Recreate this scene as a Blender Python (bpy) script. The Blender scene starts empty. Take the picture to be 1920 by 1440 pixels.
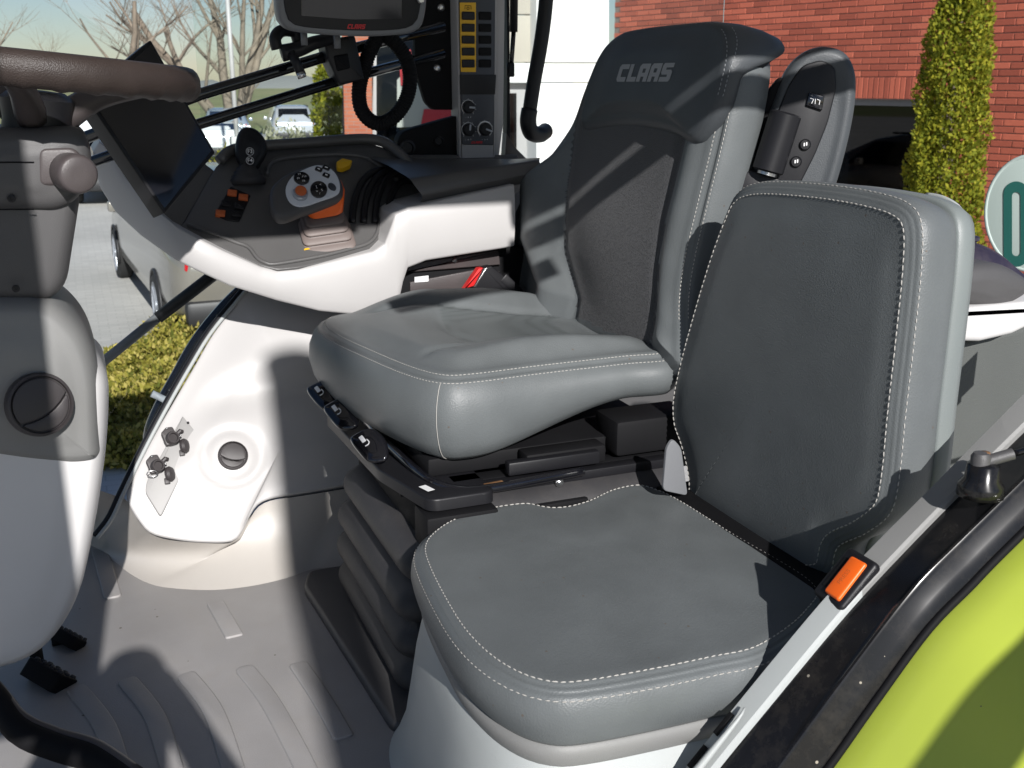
import bpy, bmesh, math, random
from mathutils import Vector as V, Matrix
random.seed(7)
S = bpy.context.scene
COL = S.collection
R = math.radians
# ------------------------------------------------------------------ camera
CAM_Z, FPX, HORIZON = 1.07, 2000.0, 155.0
PHI, PITCH = R(22.10), math.atan((720 - HORIZON) / FPX)
cd = bpy.data.cameras.new('camera'); cam = bpy.data.objects.new('camera', cd); COL.objects.link(cam)
cam.location = (0, 0, CAM_Z); cam.rotation_euler = (R(90) - PITCH, 0, -PHI)
cd.sensor_width = 36; cd.lens = 36 * FPX / 1920; cd.clip_start = 0.05; cd.clip_end = 3000
cd.dof.use_dof = True; cd.dof.focus_distance = 1.75; cd.dof.aperture_fstop = 13
S.camera = cam
# ------------------------------------------------------------------ world and sun
SUN_EL, SUN_AZ = R(28.3), R(-5.0)            # light travels along +Y, straight in through the door
w = bpy.data.worlds.new('World'); S.world = w; w.use_nodes = True
nt = w.node_tree; sky = nt.nodes.new('ShaderNodeTexSky'); sky.sky_type = 'NISHITA'; sky.sun_disc = False
sd = V((math.sin(SUN_AZ) * math.cos(SUN_EL), -math.cos(SUN_AZ) * math.cos(SUN_EL), math.sin(SUN_EL)))   # towards the sun
sky.sun_elevation = SUN_EL; sky.sun_rotation = math.atan2(sd.x, sd.y); sky.altitude = 100; sky.dust_density = .25; sky.air_density = 1.0; sky.ozone_density = 1.5
bg = nt.nodes['Background']; tn = nt.nodes.new('ShaderNodeMix'); tn.data_type = 'RGBA'; tn.blend_type = 'MULTIPLY'; tn.inputs['Factor'].default_value = 1; tn.inputs['B'].default_value = (.97, 1.0, 1.13, 1); nt.links.new(sky.outputs[0], tn.inputs['A']); nt.links.new(tn.outputs['Result'], bg.inputs[0]); bg.inputs[1].default_value = 0.05
ld = bpy.data.lights.new('sun', 'SUN'); ld.energy = 5.0; ld.angle = R(0.53); ld.color = (1, .972, .945)
sun = bpy.data.objects.new('sun', ld); COL.objects.link(sun); sun.rotation_euler = (-sd).to_track_quat('-Z', 'Y').to_euler()
S.view_settings.view_transform = 'Standard'; S.view_settings.look = 'None'; S.view_settings.gamma = 1; S.view_settings.exposure = 0.36
# ------------------------------------------------------------------ surveying: a sight line of the photograph met with a real plane of the cab
_h = V((math.sin(PHI), math.cos(PHI), 0)); _r = V((math.cos(PHI), -math.sin(PHI), 0)); _z = V((0, 0, 1))
_f = _h * math.cos(PITCH) - _z * math.sin(PITCH); _d = -_z * math.cos(PITCH) - _h * math.sin(PITCH); _c = V((0, 0, CAM_Z))
def ray(u, v): return _f + _r * ((u - 960) / FPX) + _d * ((v - 720) / FPX)
def W(u, v, x=None, y=None, z=None):
    d = ray(u, v)
    t = (x / d.x) if x is not None else (y / d.y) if y is not None else (z - CAM_Z) / d.z
    return _c + d * t
class Fr:                                    # a plane with its own axes
    def __init__(s, o, u, v):
        s.o = V(o); s.u = V(u).normalized(); s.n = s.u.cross(V(v)).normalized(); s.v = s.n.cross(s.u)
    def p(s, a, b, c=0): return s.o + s.u * a + s.v * b + s.n * c
    def t(s, pts):
        out = []
        for q in pts:
            d = ray(*q); k = (s.o - _c).dot(s.n) / d.dot(s.n); w_ = _c + d * k - s.o
            out.append((w_.dot(s.u), w_.dot(s.v)))
        return out
    def off(s, c): return Fr(s.o + s.n * c, s.u, s.v)
def FX(x, z0=0, y0=0, tilt=0):               # plane facing the front of the cab (normal -X), tilt leans the top backwards
    return Fr((x, y0, z0), (0, -1, 0), (math.sin(tilt), 0, math.cos(tilt)))
def FY(y, x0=0, z0=0, lean=0):               # plane facing the door (normal -Y)
    return Fr((x0, y, z0), (1, 0, 0), (0, math.sin(lean), math.cos(lean)))
def FZ(z): return Fr((0, 0, z), (1, 0, 0), (0, 1, 0))
# ------------------------------------------------------------------ materials
M = {}
def mat(name, col, rough=.5, metal=0, var=0, vscale=8, bump=0, bscale=200, btype='NOISE', coat=0, spec=.5, dust=0, sheen=0, crease=0, speck=0):
    m = bpy.data.materials.new(name); m.use_nodes = True; n = m.node_tree.nodes; l = m.node_tree.links
    b = n['Principled BSDF']; b.inputs['Base Color'].default_value = (*col, 1); b.inputs['Roughness'].default_value = rough
    b.inputs['Metallic'].default_value = metal; b.inputs['Coat Weight'].default_value = coat; b.inputs['Coat Roughness'].default_value = .08
    b.inputs['Specular IOR Level'].default_value = spec
    if sheen: b.inputs['Sheen Weight'].default_value = sheen
    tc = n.new('ShaderNodeTexCoord')
    if var or dust:
        t = n.new('ShaderNodeTexNoise'); t.inputs['Scale'].default_value = vscale; t.inputs['Detail'].default_value = 6; l.new(tc.outputs['Object'], t.inputs['Vector'])
        r = n.new('ShaderNodeMapRange'); r.inputs[1].default_value = .3; r.inputs[2].default_value = .7
        r.inputs[3].default_value = 1 - var; r.inputs[4].default_value = 1 + var; l.new(t.outputs['Fac'], r.inputs[0])
        mx = n.new('ShaderNodeMix'); mx.data_type = 'RGBA'; mx.blend_type = 'MULTIPLY'; mx.inputs['Factor'].default_value = 1
        mx.inputs['A'].default_value = (*col, 1); l.new(r.outputs[0], mx.inputs['B']); o = mx.outputs['Result']
        if dust:
            t2 = n.new('ShaderNodeTexNoise'); t2.inputs['Scale'].default_value = vscale * 2.3; t2.inputs['Detail'].default_value = 9; t2.inputs['Roughness'].default_value = .75; l.new(tc.outputs['Object'], t2.inputs['Vector'])
            r2 = n.new('ShaderNodeMapRange'); r2.inputs[1].default_value = .48; r2.inputs[2].default_value = .72; r2.inputs[3].default_value = 0; r2.inputs[4].default_value = dust; l.new(t2.outputs['Fac'], r2.inputs[0])
            m2 = n.new('ShaderNodeMix'); m2.data_type = 'RGBA'; l.new(r2.outputs[0], m2.inputs['Factor']); l.new(o, m2.inputs['A']); m2.inputs['B'].default_value = (.28, .24, .19, 1); o = m2.outputs['Result']
        if speck:
            vo = n.new('ShaderNodeTexVoronoi'); vo.inputs['Scale'].default_value = speck; l.new(tc.outputs['Object'], vo.inputs['Vector'])
            lt = n.new('ShaderNodeMath'); lt.operation = 'LESS_THAN'; lt.inputs[1].default_value = .07; l.new(vo.outputs['Distance'], lt.inputs[0])
            sp = n.new('ShaderNodeSeparateColor'); l.new(vo.outputs['Color'], sp.inputs[0]); gt = n.new('ShaderNodeMath'); gt.operation = 'GREATER_THAN'; gt.inputs[1].default_value = .62; l.new(sp.outputs[0], gt.inputs[0])
            ml = n.new('ShaderNodeMath'); ml.operation = 'MULTIPLY'; l.new(lt.outputs[0], ml.inputs[0]); l.new(gt.outputs[0], ml.inputs[1])
            m3 = n.new('ShaderNodeMix'); m3.data_type = 'RGBA'; l.new(ml.outputs[0], m3.inputs['Factor']); l.new(o, m3.inputs['A']); m3.inputs['B'].default_value = (.30, .27, .22, 1) if sum(col) < .3 else (.10, .085, .07, 1); o = m3.outputs['Result']
        l.new(o, b.inputs['Base Color'])
        rr = n.new('ShaderNodeMapRange'); rr.inputs[3].default_value = max(.03, rough * (1 - var)); rr.inputs[4].default_value = min(1, rough * (1 + var)); l.new(t.outputs['Fac'], rr.inputs[0]); l.new(rr.outputs[0], b.inputs['Roughness'])
    if bump:
        if btype == 'NOISE':
            t = n.new('ShaderNodeTexNoise'); t.inputs['Detail'].default_value = 3; o = 'Fac'
        else:
            t = n.new('ShaderNodeTexVoronoi'); o = 'Distance'
        t.inputs['Scale'].default_value = bscale; l.new(tc.outputs['Object'], t.inputs['Vector'])
        bp = n.new('ShaderNodeBump'); bp.inputs['Strength'].default_value = bump; bp.inputs['Distance'].default_value = .002; l.new(t.outputs[o], bp.inputs['Height']); l.new(bp.outputs[0], b.inputs['Normal'])
        if crease:
            t3 = n.new('ShaderNodeTexNoise'); t3.inputs['Scale'].default_value = 11; t3.inputs['Detail'].default_value = 5; t3.inputs['Distortion'].default_value = 1.2; l.new(tc.outputs['Object'], t3.inputs['Vector'])
            b3 = n.new('ShaderNodeBump'); b3.inputs['Strength'].default_value = crease; b3.inputs['Distance'].default_value = .012; l.new(t3.outputs['Fac'], b3.inputs['Height']); l.new(b3.outputs[0], bp.inputs['Normal'])
    M[name] = m; return m
mat('leather', (.112, .122, .125), .45, var=.10, vscale=9, crease=.03, speck=38, bump=.16, bscale=420, btype='VORONOI', spec=.4)
mat('leather_dark', (.055, .061, .067), .48, var=.10, vscale=9, crease=.03, bump=.14, bscale=420, btype='VORONOI', spec=.4)
mat('thread', (.40, .385, .36), .8); mat('face_silver', (.62, .65, .70), .35, metal=.1); mat('vent_brown', (.038, .033, .034), .5, bump=.1, bscale=900); mat('plate_grey', (.27, .265, .26), .5); mat('shell_grey', (.17, .19, .187), .45, var=.04, bump=.12, bscale=800, btype='VORONOI'); mat('box_grey', (.075, .08, .076), .55, var=.05, bump=.2, bscale=600, btype='VORONOI')
mat('white_plastic', (.44, .43, .425), .42, var=.035, crease=.012, vscale=5, bump=.05, bscale=900)
mat('white_trim', (.56, .55, .545), .45, var=.03, vscale=6, bump=.06, bscale=700)
mat('grey_plastic', (.19, .19, .185), .5, var=.05, bump=.15, bscale=900, btype='VORONOI')
mat('mid_grey_plastic', (.066, .064, .065), .5, var=.05, bump=.15, bscale=900, btype='VORONOI')
mat('light_grey_plastic', (.37, .39, .385), .5, var=.04, bump=.12, bscale=800, btype='VORONOI')
mat('beige_plastic', (.42, .395, .365), .38, var=.05, vscale=4, bump=.05, bscale=600, dust=.12)
mat('deck_plastic', (.090, .088, .087), .38, var=.06, bump=.1, bscale=900, btype='VORONOI')
mat('black_plastic', (.010, .010, .012), .42, var=.1, bump=.06, bscale=900, spec=.3)
mat('black_matt', (.008, .008, .009), .65, var=.1, spec=.12)
mat('black_gloss', (.006, .006, .008), .07, coat=.5)
mat('brown_plastic', (.062, .052, .052), .4, var=.05, bump=.15, bscale=900, btype='VORONOI')
mat('wheel_leather', (.033, .024, .021), .48, spec=.35, var=.12, vscale=20, bump=.25, bscale=500, btype='VORONOI')
mat('rubber', (.03, .029, .031), .6, var=.12, bump=.12, bscale=600, dust=.05)
mat('brown_rubber', (.15, .12, .11), .55, var=.08)
mat('floor_mat', (.285, .275, .272), .48, var=.10, vscale=5, bump=.22, bscale=420, dust=.16, speck=26)
mat('orange', (.85, .13, .01), .38); mat('dark_orange', (.55, .12, .03), .45); mat('yellow', (.75, .42, .01), .45); mat('red', (.6, .02, .02), .4)
mat('silver', (.38, .40, .44), .32, metal=.3); mat('steel', (.55, .55, .55), .28, metal=1); mat('brass_rust', (.25, .13, .06), .6, metal=.4, var=.3, vscale=60)
mat('lime', (.53, .63, .08), .18, coat=.6, var=.05, vscale=3, dust=.05, speck=30)
mat('sill_black', (.008, .008, .009), .19, var=.15, vscale=9, dust=.07, spec=.35, speck=34)
mat('screen', (.008, .008, .010), .12, coat=.2); mat('terminal_grey', (.16, .165, .175), .45); mat('panel_blue', (.035, .04, .052), .45)
mat('pillar_grey', (.36, .35, .35), .5, var=.03, bump=.1, bscale=700)
mat('mark_white', (.75, .75, .75), .6); mat('logo_grey', (.27, .28, .29), .55); mat('logo_red', (.5, .015, .02), .5)
mat('purple_black', (.022, .017, .032), .4, var=.2, dust=.1)
def fabric():
    m = mat('mesh_fabric', (.030, .030, .032), .75, sheen=.15); n = m.node_tree.nodes; l = m.node_tree.links; b = n['Principled BSDF']
    tc = n.new('ShaderNodeTexCoord'); v = n.new('ShaderNodeTexVoronoi'); v.inputs['Scale'].default_value = 380; v.inputs['Randomness'].default_value = 1; l.new(tc.outputs['Object'], v.inputs['Vector'])
    r = n.new('ShaderNodeMapRange'); r.inputs[1].default_value = .15; r.inputs[2].default_value = .5; l.new(v.outputs['Distance'], r.inputs[0])
    mx = n.new('ShaderNodeMix'); mx.data_type = 'RGBA'; l.new(r.outputs[0], mx.inputs['Factor']); mx.inputs['A'].default_value = (.010, .010, .012, 1); mx.inputs['B'].default_value = (.050, .051, .055, 1); l.new(mx.outputs['Result'], b.inputs['Base Color'])
    bp = n.new('ShaderNodeBump'); bp.inputs['Strength'].default_value = .5; bp.inputs['Distance'].default_value = .001; l.new(r.outputs[0], bp.inputs['Height']); l.new(bp.outputs[0], b.inputs['Normal'])
fabric()
def perf():
    m = mat('perforated', (.100, .112, .114), .5); n = m.node_tree.nodes; l = m.node_tree.links; b = n['Principled BSDF']
    tc = n.new('ShaderNodeTexCoord'); v = n.new('ShaderNodeTexVoronoi'); v.inputs['Scale'].default_value = 200; v.inputs['Randomness'].default_value = 0; l.new(tc.outputs['Object'], v.inputs['Vector'])
    r = n.new('ShaderNodeMapRange'); r.inputs[1].default_value = .18; r.inputs[2].default_value = .34; l.new(v.outputs['Distance'], r.inputs[0])
    mx = n.new('ShaderNodeMix'); mx.data_type = 'RGBA'; l.new(r.outputs[0], mx.inputs['Factor']); mx.inputs['A'].default_value = (.03, .033, .033, 1); mx.inputs['B'].default_value = (.100, .112, .114, 1); l.new(mx.outputs['Result'], b.inputs['Base Color'])
    bp = n.new('ShaderNodeBump'); bp.inputs['Strength'].default_value = .4; bp.inputs['Distance'].default_value = .001; l.new(r.outputs[0], bp.inputs['Height']); l.new(bp.outputs[0], b.inputs['Normal'])
perf()
def glass(name, tint, gl):
    m = bpy.data.materials.new(name); m.use_nodes = True; n = m.node_tree.nodes; l = m.node_tree.links; n.remove(n['Principled BSDF'])
    t = n.new('ShaderNodeBsdfTransparent'); t.inputs[0].default_value = (*tint, 1); g = n.new('ShaderNodeBsdfGlossy'); g.inputs['Roughness'].default_value = .02
    f = n.new('ShaderNodeFresnel'); f.inputs[0].default_value = gl; mx = n.new('ShaderNodeMixShader'); l.new(f.outputs[0], mx.inputs[0]); l.new(t.outputs[0], mx.inputs[1]); l.new(g.outputs[0], mx.inputs[2])
    l.new(mx.outputs[0], n['Material Output'].inputs[0]); M[name] = m
glass('cab_glass', (.93, .96, .95), 1.27)
glass('car_glass', (.05, .06, .07), 1.5)
# ------------------------------------------------------------------ object helpers
WL = {}
def wl(o): return WL.get(o.name, V((0, 0, 0)))
def thing(name, label, cat, loc, group=None):
    o = bpy.data.objects.new(name, None); COL.objects.link(o); o.empty_display_size = .05; o.location = loc; WL[o.name] = V(loc)
    o['label'] = label; o['category'] = cat
    if group: o['group'] = group
    return o
def tag(o, label, cat, group=None):
    o['label'] = label; o['category'] = cat
    if group: o['group'] = group
    return o
def obj(name, vf, m, parent=None, smooth=True, auto=None, kind=None):
    vs, fs = vf; vs = [V(v) for v in vs]
    c = (V([min(v[i] for v in vs) for i in range(3)]) + V([max(v[i] for v in vs) for i in range(3)])) / 2
    me = bpy.data.meshes.new(name); me.from_pydata([tuple(v - c) for v in vs], [], fs); me.validate()
    bm = bmesh.new(); bm.from_mesh(me); bmesh.ops.remove_doubles(bm, verts=bm.verts, dist=1e-6); bmesh.ops.recalc_face_normals(bm, faces=bm.faces)
    if auto is not None:
        for e in bm.edges: e.smooth = not (len(e.link_faces) == 2 and e.calc_face_angle(0) > auto)
    for f in bm.faces: f.smooth = smooth
    bm.to_mesh(me); bm.free(); me.update()
    me.materials.append(M[m]); o = bpy.data.objects.new(name, me); COL.objects.link(o)
    if parent: o.parent = parent; o.location = c - wl(parent)
    else: o.location = c
    WL[o.name] = c
    if kind: o['kind'] = kind
    return o
def addm(o, m): o.data.materials.append(M[m]); return len(o.data.materials) - 1
def join(*vfs):
    vs, fs = [], []
    for a, b in vfs:
        k = len(vs); vs += list(a); fs += [tuple(i + k for i in f) for f in b]
    return vs, fs
def cr(pts, n, closed=True):                 # Catmull-Rom through points, resampled evenly to n
    L = len(pts); P = [V(p).to_3d() if len(p) == 2 else V(p) for p in pts]; out = []
    rng = range(L) if closed else range(L - 1)
    for i in rng:
        g = lambda k: P[k % L] if closed else P[min(max(k, 0), L - 1)]
        a, b, c, d = g(i - 1), g(i), g(i + 1), g(i + 2)
        for s in range(12):
            t = s / 12; out.append(.5 * ((2 * b) + (c - a) * t + (2 * a - 5 * b + 4 * c - d) * t * t + (3 * b - a - 3 * c + d) * t ** 3))
    out.append(P[0] if closed else P[-1])
    cum = [0]
    for i in range(1, len(out)): cum.append(cum[-1] + (out[i] - out[i - 1]).length)
    res = []; j = 0; m = n if closed else n - 1
    for k in range(n):
        s = cum[-1] * k / m
        while j < len(cum) - 2 and cum[j + 1] < s: j += 1
        t = (s - cum[j]) / max(1e-9, cum[j + 1] - cum[j]); res.append(out[j].lerp(out[j + 1], t))
    return res
def rnd(pts, rad, k=5):                      # polygon with rounded corners (2D); rad a number or one per corner
    out = []; n = len(pts)
    for i in range(n):
        p = V(pts[i]); a = V(pts[i - 1]) - p; b = V(pts[(i + 1) % n]) - p; r_ = rad[i] if isinstance(rad, (list, tuple)) else rad
        r_ = min(r_, a.length * .48, b.length * .48)
        if r_ < 1e-6: out.append((p.x, p.y)); continue
        s, e = p + a.normalized() * r_, p + b.normalized() * r_
        for j in range(k + 1):
            t = j / k; q = s * (1 - t) ** 2 + p * 2 * t * (1 - t) + e * t * t; out.append((q.x, q.y))
    return out
def inset(pts, d):
    n = len(pts); ar = sum(pts[i][0] * pts[(i + 1) % n][1] - pts[(i + 1) % n][0] * pts[i][1] for i in range(n)); s = 1 if ar > 0 else -1
    out = []
    for i in range(n):
        a = V(pts[i - 1][:2]); p = V(pts[i][:2]); b = V(pts[(i + 1) % n][:2])
        e1 = (p - a); e2 = (b - p)
        if e1.length < 1e-9 or e2.length < 1e-9: t = (b - a).normalized()
        else: t = (e1.normalized() + e2.normalized()); t = t.normalized() if t.length > 1e-6 else e1.normalized()
        nn = V((-t.y, t.x)) * s; out.append((p.x + nn.x * d, p.y + nn.y * d))
    return out
def slab(fr, pts, th, bev=.004, seg=3, back=True):   # outline with thickness behind its plane and a rounded front edge
    rings = []
    for j in range(seg + 1):
        a = math.pi / 2 * j / seg; rings.append(([fr.p(x, y, -bev * (1 - math.sin(a))) for x, y in inset(pts, bev * (1 - math.cos(a)))]))
    rings.insert(0, [fr.p(x, y, -th) for x, y in pts])
    n = len(pts); vs = [v for r_ in rings for v in r_]; fs = []
    for k in range(len(rings) - 1):
        for i in range(n): fs.append((k * n + i, k * n + (i + 1) % n, (k + 1) * n + (i + 1) % n, (k + 1) * n + i))
    fs.append(tuple((len(rings) - 1) * n + i for i in range(n)))
    if back: fs.append(tuple(reversed(range(n))))
    return vs, fs
def cushion(fr, outline, prof, hf, N=150, M_=26, smoothed=True):
    """rim profile [(inset, height)] from the bottom up, then a crown given by hf(x, y, t); returns mesh and rings of world points"""
    pts = [(q.x, q.y) for q in cr(outline, N)] if smoothed else outline
    N = len(pts); rings = []
    for ins, h in prof:
        ip = inset(pts, ins); rings.append([fr.p(x, y, h(x, y) if callable(h) else h) for x, y in ip])
    li, lh = prof[-1]; base = inset(pts, li); cx = sum(p[0] for p in pts) / N; cy = sum(p[1] for p in pts) / N
    for k in range(1, M_):
        t = k / M_; s = 1 - t; rr = []
        for x, y in base:
            X, Y = cx + (x - cx) * s, cy + (y - cy) * s; rr.append(fr.p(X, Y, hf(X, Y, t)))
        rings.append(rr)
    vs = [v for r_ in rings for v in r_]; fs = []
    for k in range(len(rings) - 1):
        for i in range(N): fs.append((k * N + i, k * N + (i + 1) % N, (k + 1) * N + (i + 1) % N, (k + 1) * N + i))
    vs.append(sum(rings[-1], V((0, 0, 0))) / N); K = (len(rings) - 1) * N
    for i in range(N): fs.append((K + i, K + (i + 1) % N, len(vs) - 1))
    fs.append(tuple(reversed(range(N))))
    return (vs, fs), rings
def stitches(poly, nrm, dash=.0062, gap=.0028, r_=.0010, lift=.0006, closed=False):
    P = list(poly) + ([poly[0]] if closed else []); vs, fs = [], []; s = 0; i = 0
    seg = [(P[k + 1] - P[k]).length for k in range(len(P) - 1)]; cum = [0]
    for q in seg: cum.append(cum[-1] + q)
    def at(d):
        lo = 0
        for k in range(len(seg)):
            if cum[k + 1] >= d: lo = k; break
        else: lo = len(seg) - 1
        t = (d - cum[lo]) / max(1e-9, seg[lo]); return P[lo].lerp(P[lo + 1], t)
    while s + dash < cum[-1]:
        dl = dash * random.uniform(.82, 1.08); a, b = at(s), at(min(cum[-1], s + dl)); jz = random.uniform(-.0004, .0004); t = (b - a).normalized(); n = (nrm(a) if callable(nrm) else nrm); n = (n - t * n.dot(t)).normalized(); q = t.cross(n); a = a + q * jz; b = b - q * jz
        k = len(vs); m_ = (a + b) / 2
        a2, b2 = a - t * .0004, b + t * .0004
        for c, e in ((a2, .1), (a.lerp(b, .25), 1), (a.lerp(b, .75), 1), (b2, .1)):
            c = c + n * lift
            vs += [c + n * r_ * e, c + q * r_ * 1.1 * e, c - n * r_, c - q * r_ * 1.1 * e]
        for j in range(3):
            for m2 in range(4): fs.append((k + j * 4 + m2, k + j * 4 + (m2 + 1) % 4, k + j * 4 + 4 + (m2 + 1) % 4, k + j * 4 + 4 + m2))
        s += dash + gap
    return vs, fs
def tube(pts, rad, n=10, cap=True, sm=0, closed=False):
    P = cr(pts, sm, closed) if sm else [V(p) for p in pts]; L = len(P); vs, fs = [], []; up = None
    for i in range(L):
        t = ((P[(i + 1) % L] - P[i - 1]) if closed else (P[min(i + 1, L - 1)] - P[max(i - 1, 0)])).normalized()
        if up is None: up = t.orthogonal().normalized()
        up = (up - t * up.dot(t)).normalized(); q = t.cross(up); r_ = rad(i / (L - 1)) if callable(rad) else rad
        for j in range(n): a = 2 * math.pi * j / n; vs.append(P[i] + up * math.cos(a) * r_ + q * math.sin(a) * r_)
    for i in range(L if closed else L - 1):
        for j in range(n): fs.append((i * n + j, i * n + (j + 1) % n, (i + 1) % L * n + (j + 1) % n, (i + 1) % L * n + j))
    if cap and not closed: fs += [tuple(reversed(range(n))), tuple((L - 1) * n + j for j in range(n))]
    return vs, fs
def lathe(o, ax, prof, n=32):                # prof [(radius, height)] about axis ax from point o
    ax = V(ax).normalized(); u = ax.orthogonal().normalized(); q = ax.cross(u); vs, fs = [], []; o = V(o)
    for r_, h in prof:
        for j in range(n): a = 2 * math.pi * j / n; vs.append(o + ax * h + (u * math.cos(a) + q * math.sin(a)) * r_)
    for i in range(len(prof) - 1):
        for j in range(n): fs.append((i * n + j, i * n + (j + 1) % n, (i + 1) * n + (j + 1) % n, (i + 1) * n + j))
    fs += [tuple(reversed(range(n))), tuple((len(prof) - 1) * n + j for j in range(n))]
    return vs, fs
def box(a, b, bev=.004, fr=None):            # rounded box between two corners (in a frame or in the world)
    fr = fr or FZ(0); x0, x1 = sorted((a[0], b[0])); y0, y1 = sorted((a[1], b[1])); z0, z1 = sorted((a[2], b[2]))
    bm = bmesh.new(); g = bmesh.ops.create_cube(bm, size=1)
    for v in bm.verts: v.co = V((x0 + (x1 - x0) * (v.co.x + .5), y0 + (y1 - y0) * (v.co.y + .5), z0 + (z1 - z0) * (v.co.z + .5)))
    if bev: bmesh.ops.bevel(bm, geom=bm.edges[:], offset=min(bev, (x1 - x0) * .45, (y1 - y0) * .45, (z1 - z0) * .45), segments=2, profile=.5, affect='EDGES')
    bm.verts.index_update(); r_ = ([fr.p(*v.co) for v in bm.verts], [tuple(v.index for v in f.verts) for f in bm.faces]); bm.free(); return r_
def sheet(rows):                             # surface through rows of equal length
    n = len(rows[0]); vs = [p for r_ in rows for p in r_]; fs = [(k * n + i, k * n + i + 1, (k + 1) * n + i + 1, (k + 1) * n + i) for k in range(len(rows) - 1) for i in range(n - 1)]
    return vs, fs
def text(fr, s, size, x, y, h=.0006, bold=False):
    cu = bpy.data.curves.new('t', 'FONT'); cu.body = s; cu.size = size; cu.align_x = 'CENTER'; cu.align_y = 'CENTER'; cu.resolution_u = 3
    if bold: cu.offset = size * .015
    o = bpy.data.objects.new('t', cu); COL.objects.link(o); bpy.context.view_layer.update()
    me = bpy.data.meshes.new_from_object(o.evaluated_get(bpy.context.evaluated_depsgraph_get())); vs = [fr.p(x + v.co.x, y + v.co.y, h) for v in me.vertices]; fs = [tuple(p.vertices) for p in me.polygons]
    bpy.data.objects.remove(o); bpy.data.curves.remove(cu); bpy.data.meshes.remove(me); return vs, fs
def ell(cx, cy, rx, ry, n=28, rot=0):
    return [(cx + rx * math.cos(2 * math.pi * i / n) * math.cos(rot) - ry * math.sin(2 * math.pi * i / n) * math.sin(rot), cy + rx * math.cos(2 * math.pi * i / n) * math.sin(rot) + ry * math.sin(2 * math.pi * i / n) * math.cos(rot)) for i in range(n)]
def rect(x0, y0, x1, y1): return [(x0, y0), (x1, y0), (x1, y1), (x0, y1)]
LOGO = [(0, [[(1, 1), (.15, 1), (0, .85), (0, .15), (.15, 0), (.95, 0), (.95, .27), (.36, .27), (.36, .73), (1, .73)]]),
        (1.1, [[(0, 1), (.36, 1), (.36, .27), (.9, .27), (.9, 0), (0, 0)]]),
        (2.1, [[(0, 0), (0, .85), (.15, 1), (.36, 1), (.36, 0)], rect(.64, 0, 1, 1), rect(.36, .73, .64, 1), rect(.36, .28, .64, .5)]),
        (3.2, [[(0, 0), (0, .85), (.15, 1), (.36, 1), (.36, 0)], rect(.64, 0, 1, 1), rect(.36, .73, .64, 1), rect(.36, .28, .64, .5)]),
        (4.3, [[(.1, 1), (1, 1), (1, .76), (.38, .76), (.38, .64), (.85, .64), (1, .52), (1, .12), (.88, 0), (0, 0), (0, .25), (.62, .25), (.62, .38), (.1, .38), (0, .5), (0, .88)]])]
def logo(fr, x0, y0, wd, ht, h, drop=None):
    k = wd / 5.5; vs, fs = [], []
    for ox, polys in LOGO:
        for pl in polys:
            i = len(vs)
            for a, b in pl:
                X = x0 + (ox + a) * k + (b - .5) * ht * .30; Y = y0 + b * ht; vs.append(fr.p(X, Y, h + (drop(X, Y) if drop else 0)))
            fs.append(tuple(range(i, i + len(pl))))
    return vs, fs
def sst(a, b, t): t = min(1, max(0, (t - a) / (b - a))); return t * t * (3 - 2 * t)
def gs(x, m, s): return math.exp(-((x - m) / s) ** 2)
# ================================================================== the cab shell (one thing: floor, panels, sill, roof, pillars, panes)
cab = thing('tractor_cab', 'open tractor cab with white inner panels, grey floor mat, black sill and lime green fender', 'tractor cab', (.4, 1.7, 0))
fl = obj('floor', box((-.75, .98, -.03), (1.3, 2.62, 0), .004), 'floor_mat', cab, auto=.5)
ribs = [[(140, 1290), (195, 1360), (225, 1450)], [(236, 1275), (290, 1345), (325, 1450)], [(347, 1265), (400, 1335), (440, 1450)], [(456, 1252), (505, 1315), (560, 1415), (590, 1480)], [(558, 1245), (603, 1312), (645, 1385)], [(403, 1130), (440, 1195)], [(182, 1015), (212, 1122)]]
for pl in ribs:
    c = cr([W(u, v, z=0) for u, v in pl], 14, False); l_, r_ = [], []
    for i, p in enumerate(c):
        t = (c[min(i + 1, 13)] - c[max(i - 1, 0)]).normalized(); q = V((-t.y, t.x, 0)); wd = .018
        l_.append(((p + q * wd).x, (p + q * wd).y)); r_.append(((p - q * wd).x, (p - q * wd).y))
    obj('floor_rib', slab(FZ(.0042), rnd(l_ + r_[::-1], [.017 if j in (0, 13, 14, 27) else 0 for j in range(28)], 6), .008, .0025), 'floor_mat', fl, auto=.6)
# white side panel with its air vent, leaning outwards
PAN = FY(2.27, 0, .09, math.atan2(.30, .46))
pan_px = [(470, 545), (440, 575), (400, 625), (365, 685), (330, 745), (298, 800), (268, 855), (245, 905), (238, 935), (262, 978), (285, 1000), (330, 1011), (380, 1016), (432, 1015), (452, 1000), (470, 965), (485, 945), (510, 934), (560, 926), (640, 912), (720, 895), (800, 870), (830, 700), (800, 545), (640, 530)]
pp = PAN.t(pan_px); ppc = (sum(p[0] for p in pp) / len(pp), sum(p[1] for p in pp) / len(pp))
vx, vy = PAN.t([(435, 860)])[0]
def pan_h(x, y, t):
    d = math.hypot(x - vx, y - vy)
    return .026 * sst(0, .5, t) - .020 * gs(y, .33, .05) * sst(.1, .4, t) * sst(.05, .25, x) - .006 * gs(d, .062, .012)
pmesh, _ = cushion(PAN, pp, [(0, -.02), (0, -.004), (.002, -.001), (.004, 0)], pan_h, N=180, M_=44)
panel = obj('side_panel', pmesh, 'white_plastic', cab)
vent_o = PAN.p(vx, vy, .022)
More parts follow.
